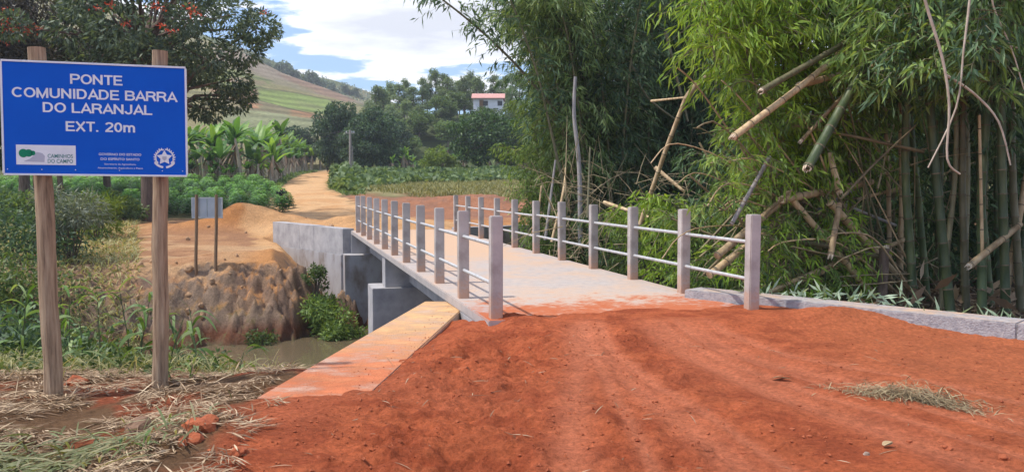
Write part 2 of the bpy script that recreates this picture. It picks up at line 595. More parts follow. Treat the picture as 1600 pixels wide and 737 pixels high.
    cl = 1 - (1 - cl) ** 1.25
    z = -3.55 * (1 - cl) + far * cl
    if detail:
        z = z + (.16 * fbm(x, y, .9, 4, 55, .6) + .30 * fbm(x, y, .22, 4, 56, .7)) * np.clip(4 * cl * (1 - cl), 0, 1)
    capz = np.interp(uW, [-.5, 0, 2.2, 4.5, 6.4, 7.5], [-3.4, -3.3, -2.0, -1.2, -.9, 0]) + np.maximum(sdW - .1, 0) * 1.0 + (.12 * fbm(x, y, .5, 3, 58) if detail else 0)
    z = np.where((sdW > -.3) & (uW > -.6) & (uW < 7.4) & (sdW < 3), np.minimum(z, capz), z)
    # ---- join
    mid = np.where(t < 2.0, 18.5, 19.0)
    j = sm(s, mid - 1.5, mid + 1.5)
    bed = -3.55
    nearz = np.maximum(near, bed)
    return nearz * (1 - j) + z * j


def spaced(segs):
    out = []
    for a, b, h0, h1 in segs:
        p = a
        while p < b:
            out.append(p); f = (p - a) / (b - a); p += h0 * (1 - f) + h1 * f
    out.append(segs[-1][1])
    return np.array(out)


gy = spaced([(-60, -4, 8, 1), (-4, 3.4, 1, .06), (3.4, 9.5, .022, .028), (9.5, 20, .04, .13), (20, 32, .1, .09), (32, 60, .1, .4), (60, 200, .5, 3), (200, 1500, 4, 120)])
gx = spaced([(-1500, -120, 120, 8), (-120, -40, 6, .8), (-40, -14, .6, .11), (-14, -4.5, .1, .07), (-4.5, 5.8, .03, .03), (5.8, 14, .045, .2), (14, 60, .3, 3), (60, 1500, 4, 120)])
X, Y = np.meshgrid(gx, gy)
Z = H(X, Y)
S_, T_ = st(X, Y)
nx, ny = len(gx), len(gy)


def mixc(c, col, m):
    return c * (1 - m[..., None]) + np.array(col) * m[..., None]


C = np.zeros(X.shape + (3,)) + np.array((.085, .085, .035))
nA = fbm(X, Y, 2.2, 4, 61) + .5; nB = fbm(X, Y, .6, 4, 62) + .5; nC = fbm(X, Y, .22, 3, 63) + .5
nearm = 1 - sm(S_, 17, 19)
# near: loose red soil, litter ground and bank soil
C = mixc(C, (.17, .095, .05), nearm)
redm = sm(X, -2.35, -1.9 ) * (1 - sm(S_, 10.6, 11.2)) * nearm
edge = sm(X + .45 * (nB - .5) + .4 * (nA - .5), -2.0, -1.6) * (1 - sm(S_, 10.4, 11.2)) * nearm
C = mixc(C, (.48, .122, .05), edge)
C = mixc(C, (.27, .055, .024), edge * sm(nC, .42, .8) * .55)
C = mixc(C, (.45, .125, .058), edge * sm(nA, .5, .8) * .6)
orangeR = edge * sm(X + .4 * (nA - .5), 2.2, 4.2)
C = mixc(C, (.50, .155, .066), orangeR * .7)
patch = nearm * (1 - edge) * sm(nB, .52, .72) * (1 - sm(Y, 8.2, 9.2))
C = mixc(C, (.30, .085, .04), patch)
C = mixc(C, (.10, .075, .045), nearm * (1 - edge) * sm(Y, 8.3, 9.5))
behindm = sm(seg_sd(X, Y, RW[0], RW[1])[0], .3, .5) * nearm * sm(X, 2.4, 2.9)
C = mixc(C, (.13, .09, .06), behindm)
for p_, w_, d_ in TR:
    pxx = np.interp(Y, [q[1] for q in p_], [q[0] for q in p_])
    C = mixc(C, (.60, .20, .105), np.exp(-((X + .06 * fbm(X, Y, 1.2, 2, 14) - pxx) / (w_ * 1.0)) ** 2) * edge * .62 * (1 - sm(Y, 9, 10)))
# far
farm = 1 - nearm
plat = farm * sm(S_, 26.2, 27.8) * (1 - sm(Y + 2.5 * (nA - .5), 40, 44)) * sm(X + 2 * (nA - .5), -20, -17.5)
C = mixc(C, (.13, .12, .05), farm * (1 - sm(Y, 44, 50)))
C = mixc(C, (.40, .215, .11), plat)
C = mixc(C, (.30, .155, .085), plat * sm(nB, .35, .75) * .8)
C = mixc(C, (.52, .33, .18), plat * sm(fbm(X, Y * 3, 2.5, 4, 67), .05, .35) * .7)
xc = np.interp(Y, RYS, RXC); hw = np.interp(Y, RYS, RHW)
roadm = farm * (1 - sm(np.abs(X - xc) + .8 * (nB - .5), hw - .35, hw + .35)) * sm(Y, 28, 30) * (1 - sm(Y, 175, 180))
rfield = farm * sm(X - xc - hw, -.3, .6) * sm(Y, 29, 31)
C = mixc(C, (.33, .15, .085), rfield * (1 - sm(Y + 6 * (nA - .5), 55, 62)))
C = mixc(C, (.46, .24, .11), rfield * (1 - sm(Y + 4 * (nA - .5), 36, 42)))
C = mixc(C, (.24, .13, .09), rfield * sm(nB, .5, .7) * (1 - sm(Y, 58, 62)) * .6)
C = mixc(C, (.30, .27, .13), rfield * sm(Y + 4 * (nA - .5), 57, 62) * (1 - sm(Y, 95, 110)))
C = mixc(C, (.57, .35, .18), roadm)
C = mixc(C, (.50, .26, .11), roadm * sm(nA, .45, .75) * .6)
vrg = farm * sm(xc - hw - X, 0, .5) * (1 - sm(xc - hw - X, 1.5, 3)) * sm(Y, 55, 60)
C = mixc(C, (.22, .16, .09), vrg)
heapm = np.clip((H(X, Y, False) - np.interp(Y, [30, 36, 45], [-.8, -.38, -.08])) * 2.2, 0, 1) * plat * (1 - sm(Y, 38, 40)) * (1 - roadm * .6)
C = mixc(C, (.47, .20, .065), heapm * .75)
spill = farm * sm(X, -9.6, -8.2) * (1 - sm(X, -6.5, -5.5)) * (1 - sm(Y, 29.5, 30.5)) * sm(S_, 26.6, 27.2)
C = mixc(C, (.46, .22, .085), spill)
gyz, gxz = np.gradient(Z, gy, gx)
slope = np.hypot(gyz, gxz)
cliff = farm * sm(slope, .75, 1.5) * (S_ < 31)
C = mixc(C, (.27, .19, .135), cliff * (1 - spill * .2))
C = mixc(C, (.20, .13, .095), cliff * sm(nB, .5, .75) * .8)
C = mixc(C, (.17, .07, .04), cliff * (1 - sm(Z, -2.9, -2.5)))
leftbank = farm * (1 - sm(X, -13.5, -11)) * (S_ < 30) * sm(S_, 20, 22)
C = mixc(C, (.15, .10, .075), leftbank * .7)
C = mixc(C, (.10, .08, .05), sm(-Z, 3.0, 3.4))
C = mixc(C, (.07, .09, .035), sm(Y, 120, 135) * (1 - roadm) * sm(np.abs(X - xc), 3, 5))

print('grid', nx, ny)
me = bpy.data.meshes.new("ground")
V = np.stack([X, Y, Z], -1).reshape(-1, 3)
i = np.arange(ny - 1)[:, None] * nx + np.arange(nx - 1)[None, :]
Fq = np.stack([i, i + 1, i + nx + 1, i + nx], -1).reshape(-1, 4)
me.vertices.add(len(V)); me.vertices.foreach_set('co', V.astype(np.float32).ravel())
me.loops.add(Fq.size); me.loops.foreach_set('vertex_index', Fq.astype(np.int32).ravel())
me.polygons.add(len(Fq)); me.polygons.foreach_set('loop_start', (np.arange(len(Fq)) * 4).astype(np.int32))
me.update(calc_edges=True)
ca = me.attributes.new('soil', 'FLOAT_COLOR', 'POINT')
ca.data.foreach_set('color', np.concatenate([C.reshape(-1, 3), np.ones((len(V), 1))], 1).astype(np.float32).ravel())
me.polygons.foreach_set('use_smooth', np.ones(len(Fq), bool))


def soilmat(name):
    m, n, l = newmat(name)
    out = n.new('ShaderNodeOutputMaterial'); p = n.new('ShaderNodeBsdfPrincipled'); l.new(p.outputs[0], out.inputs[0])
    p.inputs['Roughness'].default_value = .95; p.inputs['Specular IOR Level'].default_value = .1
    a = n.new('ShaderNodeAttribute'); a.attribute_name = 'soil'
    g = n.new('ShaderNodeNewGeometry')
    t1 = N(n, 'ShaderNodeTexNoise', Scale=22.0, Detail=9.0, Roughness=.7); l.new(g.outputs['Position'], t1.inputs['Vector'])
    t0 = N(n, 'ShaderNodeTexNoise', Scale=2.2, Detail=6.0, Roughness=.6); l.new(g.outputs['Position'], t0.inputs['Vector'])
    mr = N(n, 'ShaderNodeMapRange'); mr.inputs['From Min'].default_value = .3; mr.inputs['From Max'].default_value = .7
    mr.inputs['To Min'].default_value = .62; mr.inputs['To Max'].default_value = 1.32; l.new(t1.outputs['Fac'], mr.inputs['Value'])
    mr0 = N(n, 'ShaderNodeMapRange'); mr0.inputs['From Min'].default_value = .3; mr0.inputs['From Max'].default_value = .7
    mr0.inputs['To Min'].default_value = .86; mr0.inputs['To Max'].default_value = 1.12; l.new(t0.outputs['Fac'], mr0.inputs['Value'])
    mu = N(n, 'ShaderNodeMath', operation='MULTIPLY'); l.new(mr.outputs[0], mu.inputs[0]); l.new(mr0.outputs[0], mu.inputs[1])
    v = N(n, 'ShaderNodeVectorMath', operation='SCALE'); l.new(a.outputs['Color'], v.inputs[0]); l.new(mu.outputs[0], v.inputs['Scale'])
    l.new(v.outputs[0], p.inputs['Base Color'])
    t2 = N(n, 'ShaderNodeTexNoise', Scale=45.0, Detail=8.0, Roughness=.75); l.new(g.outputs['Position'], t2.inputs['Vector'])
    b = N(n, 'ShaderNodeBump', Strength=.9, Distance=.035); l.new(t2.outputs['Fac'], b.inputs['Height'])
    t5 = N(n, 'ShaderNodeTexNoise', Scale=9.0, Detail=7.0, Roughness=.7); l.new(g.outputs['Position'], t5.inputs['Vector'])
    b5 = N(n, 'ShaderNodeBump', Strength=.8, Distance=.07); l.new(t5.outputs['Fac'], b5.inputs['Height']); l.new(b.outputs[0], b5.inputs['Normal']); l.new(b5.outputs[0], p.inputs['Normal'])
    return m


M['soil'] = soilmat('soil')
tag(link('ground', me, M['soil']), kind='structure')

# ---- stream water
m, n, l = newmat('murky_water')
out = n.new('ShaderNodeOutputMaterial'); p = n.new('ShaderNodeBsdfPrincipled'); l.new(p.outputs[0], out.inputs[0])
p.inputs['Base Color'].default_value = (.13, .10, .06, 1); p.inputs['Roughness'].default_value = .09
g = n.new('ShaderNodeNewGeometry')
t = N(n, 'ShaderNodeTexNoise', Scale=3.5, Detail=4.0); l.new(g.outputs['Position'], t.inputs['Vector'])
b = N(n, 'ShaderNodeBump', Strength=.25, Distance=.03); l.new(t.outputs['Fac'], b.inputs['Height']); l.new(b.outputs[0], p.inputs['Normal'])
mb = MB()
q = [xy(9, -45), xy(9, 45), xy(30, 45), xy(30, -45)]
mb.add([(a_, b_, -3.22) for a_, b_ in q], [[0, 1, 2, 3]])
tag(link('stream_water', mb.mesh('stream_water'), m), kind='structure')

# ================================================================== HILLS
def hillE(u):       # ridge elevation (tangent) by bearing x/y of the near hill
    px = u * FPX + 800
    py = np.interp(px, [-600, -100, 60, 200, 300, 390, 443, 508, 548, 600, 680, 1000, 1700], [-220, -120, -50, 20, 58, 88, 116, 139, 154, 178, 215, 240, 240])
    return (288.5 - py) / FPX


def hillE2(u):
    px = u * FPX + 800
    py = np.interp(px, [-600, 200, 300, 398, 475, 524, 573, 640, 720, 900, 1800], [-200, 10, 50, 84, 118, 128, 144, 172, 205, 230, 235])
    return (288.5 - py) / FPX


def hill_mesh(name, y0, y1, y2, E, z0, colorf, mat, seed):
    yy = np.concatenate([np.linspace(y0, y1, 150), np.linspace(y1, y2, 40)[1:]])
    uu = np.linspace(-1.25, 0.75, 420)
    U, Yh = np.meshgrid(uu, yy)
    Xh = U * Yh
    ridge = E(Xh / Yh) * y1 + CAMZ
    f = np.clip((Yh - y0) / (y1 - y0), 0, 1)
    Zh = z0 + (ridge - z0) * (f ** 1.15)
    back = np.clip((Yh - y1) / (y2 - y1), 0, 1)
    Zh = Zh * (1 - back ** 1.5) + (z0 - 3) * back ** 1.5
    Zh = Zh + 2.2 * fbm(Xh, Yh, 60, 4, seed) * np.clip(f * 3, 0, 1) * (1 - sm(f, .8, 1.0)) + .25 * fbm(Xh, Yh, 8, 3, seed + 4)
    Zh[0] -= 6
    Cc = colorf(Xh, Yh, Zh)
    m_ = bpy.data.meshes.new(name)
    Vv = np.stack([Xh, Yh, Zh], -1).reshape(-1, 3)
    w = len(uu); i_ = np.arange(len(yy) - 1)[:, None] * w + np.arange(w - 1)[None, :]
    Ff = np.stack([i_, i_ + 1, i_ + w + 1, i_ + w], -1).reshape(-1, 4)
    m_.vertices.add(len(Vv)); m_.vertices.foreach_set('co', Vv.astype(np.float32).ravel())
    m_.loops.add(Ff.size); m_.loops.foreach_set('vertex_index', Ff.astype(np.int32).ravel())
    m_.polygons.add(len(Ff)); m_.polygons.foreach_set('loop_start', (np.arange(len(Ff)) * 4).astype(np.int32))
    m_.update(calc_edges=True)
    a_ = m_.attributes.new('soil', 'FLOAT_COLOR', 'POINT')
    a_.data.foreach_set('color', np.concatenate([Cc.reshape(-1, 3), np.ones((len(Vv), 1))], 1).astype(np.float32).ravel())
    m_.polygons.foreach_set('use_smooth', np.ones(len(Ff), bool))
    tag(link(name, m_, mat), kind='structure')
    return lambda x, y: float(Zh[min(np.searchsorted(yy, y), len(yy) - 1), min(np.searchsorted(uu, x / y), len(uu) - 1)])


def inpoly(px, py, poly):
    r = np.zeros(px.shape, bool)
    for k in range(len(poly)):
        x1, y1 = poly[k]; x2, y2 = poly[(k + 1) % len(poly)]
        if y1 == y2: continue
        c_ = ((y1 > py) != (y2 > py)) & (px < (x2 - x1) * (py - y1) / (y2 - y1) + x1)
        r ^= c_
    return r


def hill_col(x, y, z):
    # the fields of the slope, drawn as polygons in the (bearing, elevation) chart used to survey the photograph
    dy = (z - CAMZ) / y
    c, s = math.cos(PITCH), math.sin(PITCH)
    k = c - s * dy
    px = 800 + FPX * (x / y) / k; py = 368.5 - FPX * ((s + c * dy) / k)
    px = px + 5 * fbm(x, y, 12, 2, 3); py = py + 3 * fbm(x, y, 12, 2, 4)
    Cc = np.zeros(x.shape + (3,)) + np.array((.36, .31, .15))
    n1 = fbm(x, y, 18, 4, 5) + .5
    def put(poly, col, mm=1.0):
        nonlocal Cc
        msk = inpoly(px, py, poly) * mm
        Cc = mixc(Cc, col, np.asarray(msk, float))
    put([(-800, -400), (470, -400), (420, 110), (330, 108), (290, 90), (-800, 90)], (.38, .34, .18))
    put([(340, 60), (450, 105), (570, 150), (600, 172), (520, 152), (430, 132), (360, 118), (330, 100)], (.36, .29, .21))
    put([(300, 108), (370, 108), (430, 128), (400, 138), (320, 137)], (.25, .30, .09))
    put([(330, 137), (400, 138), (405, 155), (330, 158)], (.34, .20, .12))
    put([(400, 138), (450, 143), (520, 158), (520, 180), (450, 170), (405, 158)], (.27, .34, .10))
    put([(330, 158), (405, 158), (450, 172), (500, 180), (520, 192), (430, 180), (340, 168)], (.30, .25, .14))
    put([(350, 168), (440, 178), (500, 188), (500, 215), (340, 215)], (.31, .32, .17))
    put([(385, 160), (412, 163), (400, 170), (383, 168)], (.50, .25, .13))
    put([(430, 112), (500, 135), (560, 158), (540, 158), (470, 138)], (.33, .22, .15))
    put([(360, 118), (420, 128), (410, 134), (350, 128)], (.34, .24, .15))
    put([(455, 172), (500, 177), (498, 184), (450, 180)], (.44, .23, .12))
    Cc = mixc(Cc, (.26, .25, .12), sm(n1, .55, .8) * .5)
    Cc = Cc * (.84 + .2 * np.sin(z * 2.3 + 2 * fbm(x, y, 30, 2, 7)) * sm(fbm(x, y, 50, 2, 17), -.3, .3))[..., None]
    Cc = mixc(Cc, (.16, .19, .07), sm(x / y, -.2, -.14))
    # hedges between fields
    for pts in ([(330, 137), (400, 136), (450, 142), (520, 157), (600, 172)], [(405, 158), (450, 171), (500, 180)], [(340, 108), (430, 128)]):
        hy = np.interp(px, [a[0] for a in pts], [a[1] for a in pts])
        Cc = mixc(Cc, (.06, .08, .03), ((np.abs(py - hy) < 1.1) & (px > pts[0][0]) & (px < pts[-1][0])).astype(float) * .6)
    return Cc


def hill2_col(x, y, z):
    n1 = fbm(x, y, 30, 4, 8) + .5
    Cc = np.zeros(x.shape + (3,)) + np.array((.15, .17, .08))
    Cc = mixc(Cc, (.28, .25, .15), sm(n1, .45, .7))
    return Cc


def hillmat():
    m_ = M['soil'].copy(); m_.name = 'hill_fields'
    for nd in m_.node_tree.nodes:
        if nd.type == 'TEX_NOISE':
            nd.inputs['Scale'].default_value *= .04
        if nd.type == 'BUMP':
            nd.inputs['Distance'].default_value = .8
    return m_


M['hill'] = hillmat()
hz = hill_mesh('hill', 150, 330, 420, hillE, 5.0, hill_col, M['hill'], 5)
hz2 = hill_mesh('far_hill', 360, 470, 700, hillE2, 12.0, hill2_col, M['hill'], 9)

# ================================================================== BRIDGE
def deckmat():
    m, n, l = newmat('deck_concrete')
    out = n.new('ShaderNodeOutputMaterial'); p = n.new('ShaderNodeBsdfPrincipled'); l.new(p.outputs[0], out.inputs[0])
    p.inputs['Roughness'].default_value = .9; p.inputs['Specular IOR Level'].default_value = .2
    g = n.new('ShaderNodeNewGeometry')
    dt = N(n, 'ShaderNodeVectorMath', operation='DOT_PRODUCT'); l.new(g.outputs['Position'], dt.inputs[0]); dt.inputs[1].default_value = tuple(BX)
    dtt = N(n, 'ShaderNodeVectorMath', operation='DOT_PRODUCT'); l.new(g.outputs['Position'], dtt.inputs[0]); dtt.inputs[1].default_value = tuple(BT)
    mp_ = N(n, 'ShaderNodeMapping'); mp_.inputs['Rotation'].default_value = (0, 0, -BA); mp_.inputs['Scale'].default_value = (1.0, .7, 1)
    l.new(g.outputs['Position'], mp_.inputs[0])
    t1 = N(n, 'ShaderNodeTexNoise', Scale=1.3, Detail=9.0, Roughness=.65); l.new(mp_.outputs[0], t1.inputs['Vector'])
    t2 = N(n, 'ShaderNodeTexNoise', Scale=7.0, Detail=9.0, Roughness=.7); l.new(g.outputs['Position'], t2.inputs['Vector'])
    def mth(op, a, b):
        k = N(n, 'ShaderNodeMath', operation=op)
        for q_, v_ in enumerate((a, b)):
            if isinstance(v_, (int, float)): k.inputs[q_].default_value = v_
            else: l.new(v_, k.inputs[q_])
        return k.outputs[0]
    def rmp(v_, a, b, c=0., d=1.):
        k = N(n, 'ShaderNodeMapRange', interpolation_type='SMOOTHSTEP'); k.inputs['From Min'].default_value = a; k.inputs['From Max'].default_value = b
        k.inputs['To Min'].default_value = c; k.inputs['To Max'].default_value = d; l.new(v_, k.inputs['Value']); return k.outputs[0]
    nearend = rmp(dt.outputs['Value'], 9.3, 12.6, .27, 0.)
    farend = rmp(dt.outputs['Value'], 14.5, 21.0, 0., .26)
    centre = mth('MULTIPLY', rmp(dtt.outputs['Value'], 2.5, 3.3), rmp(dtt.outputs['Value'], 5.7, 5.0))
    orange = rmp(mth('ADD', mth('ADD', mth('MULTIPLY', t1.outputs['Fac'], .7), mth('MULTIPLY', t2.outputs['Fac'], .3)), mth('MULTIPLY', mth('ADD', farend, mth('MULTIPLY', nearend, .55)), centre)), .36, .74)
    red = rmp(mth('ADD', mth('ADD', mth('MULTIPLY', t1.outputs['Fac'], .5), mth('MULTIPLY', t2.outputs['Fac'], .5)), nearend), .60, .76)
    r = n.new('ShaderNodeValToRGB'); r.color_ramp.elements[0].color = (.36, .32, .305, 1); r.color_ramp.elements[1].color = (.45, .405, .385, 1)
    r.color_ramp.elements[0].position = .35; r.color_ramp.elements[1].position = .65
    l.new(t2.outputs['Fac'], r.inputs[0])
    m1 = N(n, 'ShaderNodeMixRGB'); l.new(orange, m1.inputs[0]); l.new(r.outputs[0], m1.inputs[1]); m1.inputs[2].default_value = (.53, .355, .24, 1)
    m2 = N(n, 'ShaderNodeMixRGB'); l.new(red, m2.inputs[0]); l.new(m1.outputs[0], m2.inputs[1]); m2.inputs[2].default_value = (.42, .12, .05, 1)
    # dirt lies on top faces only
    sp = n.new('ShaderNodeSeparateXYZ'); l.new(g.outputs['Normal'], sp.inputs[0])
    up = rmp(sp.outputs[2], .3, .8)
    m3 = N(n, 'ShaderNodeMixRGB'); l.new(up, m3.inputs[0]); l.new(r.outputs[0], m3.inputs[1]); l.new(m2.outputs[0], m3.inputs[2])
    l.new(m3.outputs[0], p.inputs['Base Color'])
    b = N(n, 'ShaderNodeBump', Strength=.4, Distance=.01); t3 = N(n, 'ShaderNodeTexNoise', Scale=40.0, Detail=6.0); l.new(g.outputs['Position'], t3.inputs['Vector'])
    l.new(t3.outputs['Fac'], b.inputs['Height']); l.new(b.outputs[0], p.inputs['Normal'])
    return m


M['deck'] = deckmat()
Zv = Vector((0, 0, 1))


def sbox(mb, s0, s1, t0, t1, z0, z1, bev=.006):
    c = bp((s0 + s1) / 2, (t0 + t1) / 2, (z0 + z1) / 2)
    mb.box(c, BT, BX, Zv, ((t1 - t0) / 2, (s1 - s0) / 2, (z1 - z0) / 2), bev)
    return mb


br = thing('concrete_bridge', 'narrow new concrete road bridge with post and pipe railings crossing the stream', 'bridge', bp(9.4, 4.07, 0))
DT0, DT1 = 2.33, 5.84
part('deck_slab', sbox(MB(), 9.42, 29.25, DT0, DT1, -.13, 0, .012), M['deck'], br)
part('girder', sbox(MB(), 11.05, 29.2, 2.95, 3.3, -.76, -.132), M['concrete'], br)
part('girder', sbox(MB(), 11.05, 29.2, 4.9, 5.25, -.76, -.132), M['concrete'], br)
part('crossbeam', sbox(MB(), 19.9, 20.5, 2.37, 5.8, -.86, -.134, .01), M['concrete'], br)
part('pier', sbox(MB(), 19.75, 20.85, 2.05, 6.1, -4.2, -.862, .012), M['concrete'], br)
part('curb', sbox(MB(), 9.8, 11.3, DT0 - .0, 2.7, -.34, -.132), M['concrete'], br)
PP = 1.844


def postmat():
    m = M['concrete_post'].copy(); m.name = 'post_concrete_dusty'
    n, l = m.node_tree.nodes, m.node_tree.links
    p = next(q for q in n if q.type == 'BSDF_PRINCIPLED'); src = p.inputs['Base Color'].links[0].from_socket
    tc_ = next(q for q in n if q.type == 'TEX_COORD'); sp_ = n.new('ShaderNodeSeparateXYZ'); l.new(tc_.outputs['Object'], sp_.inputs[0])
    t = N(n, 'ShaderNodeTexNoise', Scale=9.0, Detail=6.0, Roughness=.7); l.new(tc_.outputs['Object'], t.inputs['Vector'])
    a = N(n, 'ShaderNodeMath', operation='MULTIPLY_ADD'); l.new(t.outputs['Fac'], a.inputs[0]); a.inputs[1].default_value = -.9; l.new(sp_.outputs[2], a.inputs[2])
    k = N(n, 'ShaderNodeMapRange', interpolation_type='SMOOTHSTEP'); k.inputs['From Min'].default_value = -.45; k.inputs['From Max'].default_value = -.05
    k.inputs['To Min'].default_value = .75; k.inputs['To Max'].default_value = 0; l.new(a.outputs[0], k.inputs['Value'])
    mx = n.new('ShaderNodeMixRGB'); l.new(k.outputs[0], mx.inputs[0]); l.new(src, mx.inputs[1]); mx.inputs[2].default_value = (.46, .24, .14, 1)
    # dark pores and drips
    t2 = N(n, 'ShaderNodeTexNoise', Scale=6.0, Detail=8.0, Roughness=.8); mp2 = n.new('ShaderNodeMapping'); mp2.inputs['Scale'].default_value = (3, 3, .8)
    l.new(tc_.outputs['Object'], mp2.inputs[0]); l.new(mp2.outputs[0], t2.inputs['Vector'])
    k2 = N(n, 'ShaderNodeMapRange'); k2.inputs['From Min'].default_value = .58; k2.inputs['From Max'].default_value = .72; k2.inputs['To Max'].default_value = .5; l.new(t2.outputs['Fac'], k2.inputs['Value'])
    m2 = n.new('ShaderNodeMixRGB'); l.new(k2.outputs[0], m2.inputs[0]); l.new(mx.outputs[0], m2.inputs[1]); m2.inputs[2].default_value = (.20, .17, .16, 1)
    l.new(m2.outputs[0], p.inputs['Base Color'])
    return m


rows = [(9.60, 2.46), (9.26, 5.71)]
pm = MB().box((0, 0, .6), BT, BX, Zv, (.072, .072, .63), .011).mesh('post')
pm.materials.append(postmat())
rm = MB().tube([(0, 0, 0), (0, .55, 0), (0, 1.1, 0), (0, 1.73, 0)], .024, 10).mesh('rail', True)
for ri, (s0, t0) in enumerate(rows):
    for k in range(11):
        p = bp(s0 + PP * k, t0, random.uniform(-.012, .012))
        o = link('post', pm, None, br, p - br.location, (random.uniform(-.008, .008), random.uniform(-.008, .008), 0))
        if k < 10:
            for hz_ in (.88, .40):
                a = bp(s0 + PP * k + .05, t0, hz_ + random.uniform(-.01, .01)) - br.location
                mm = rm
                rusty = (ri == 0 and (k in (1, 2) )) or (k > 3 and random.random() < .2)
                o = link('rail', rm if not rusty else (rm2 := rm.copy()), M['metal'] if not rusty else M['rust'], br, a, (0, random.uniform(-.003, .003), BA))

# near abutment hidden below the deck mouth
ab = thing('bridge_abutment', 'concrete abutment carrying the near end of the bridge', 'abutment', bp(10.6, 4.1, -1))
part('abutment_wall', sbox(MB(), 10.42, 11.2, 2.36, 6.0, -4, -.766), M['concrete_old'], ab)
part('backwall', sbox(MB(), 10.42, 11.0, 2.36, 5.82, -.764, -.134), M['concrete_old'], ab)

# far abutment with its wing walls
fa = thing('bridge_abutment', 'stained concrete abutment and angled wing walls at the far end of the bridge', 'abutment', bp(29, 4.1, -1))
part('abutment_wall', sbox(MB(), 28.6, 29.7, 2.05, 6.3, -4.2, -.80, .01), M['concrete_old'], fa)
part('backwall', sbox(MB(), 29.3, 29.66, 2.33, 5.86, -.798, -.02, .01), M['concrete_old'], fa)
wd = Vector((EW[0] - CW[0], EW[1] - CW[1], 0)).normalized()
wn_ = Vector((wd.y, -wd.x, 0))       # points away from the stream


def wingpoly(a, L, off0, off1, skew=.0):
    A = Vector((a[0], a[1], 0))
    p0 = A - wn_ * off0 + wd * (-skew); p1 = A + wd * L - wn_ * off0; p2 = A + wd * L + wn_ * off1; p3 = A + wn_ * off1
    return [(p.x, p.y) for p in (p3, p2, p1, p0)]


Lw = math.hypot(EW[0] - CW[0], EW[1] - CW[1])
lower = MB().prism(wingpoly(CW, Lw - .05, .08, .42), -4.2, -.86, bev=.01)
part('wing_wall', lower, M['concrete_old'], fa)
# upper course cast in three panels
for a0, a1 in ((-.06, 2.35), (2.357, 3.7), (3.707, Lw + .02)):
    A = Vector((CW[0], CW[1], 0)) + wd * a0
    part('parapet_panel', MB().prism(wingpoly((A.x, A.y), a1 - a0, .03, .40), -.857, .06 if a0 < 0 else .075, bev=.008), M['concrete'], fa)
# far right wing wall
A = bp(28.75, 5.98, 0); B = A + Vector((2.9, 2.0, 0)) * .9
d_ = (B - A).normalized(); n_ = Vector((-d_.y, d_.x, 0))
pol = [(q.x, q.y) for q in (A, B, B + n_ * .4, A + n_ * .4)]
part('wing_wall', MB().prism(pol, -4, .08, bev=.01), M['concrete_old'], fa)


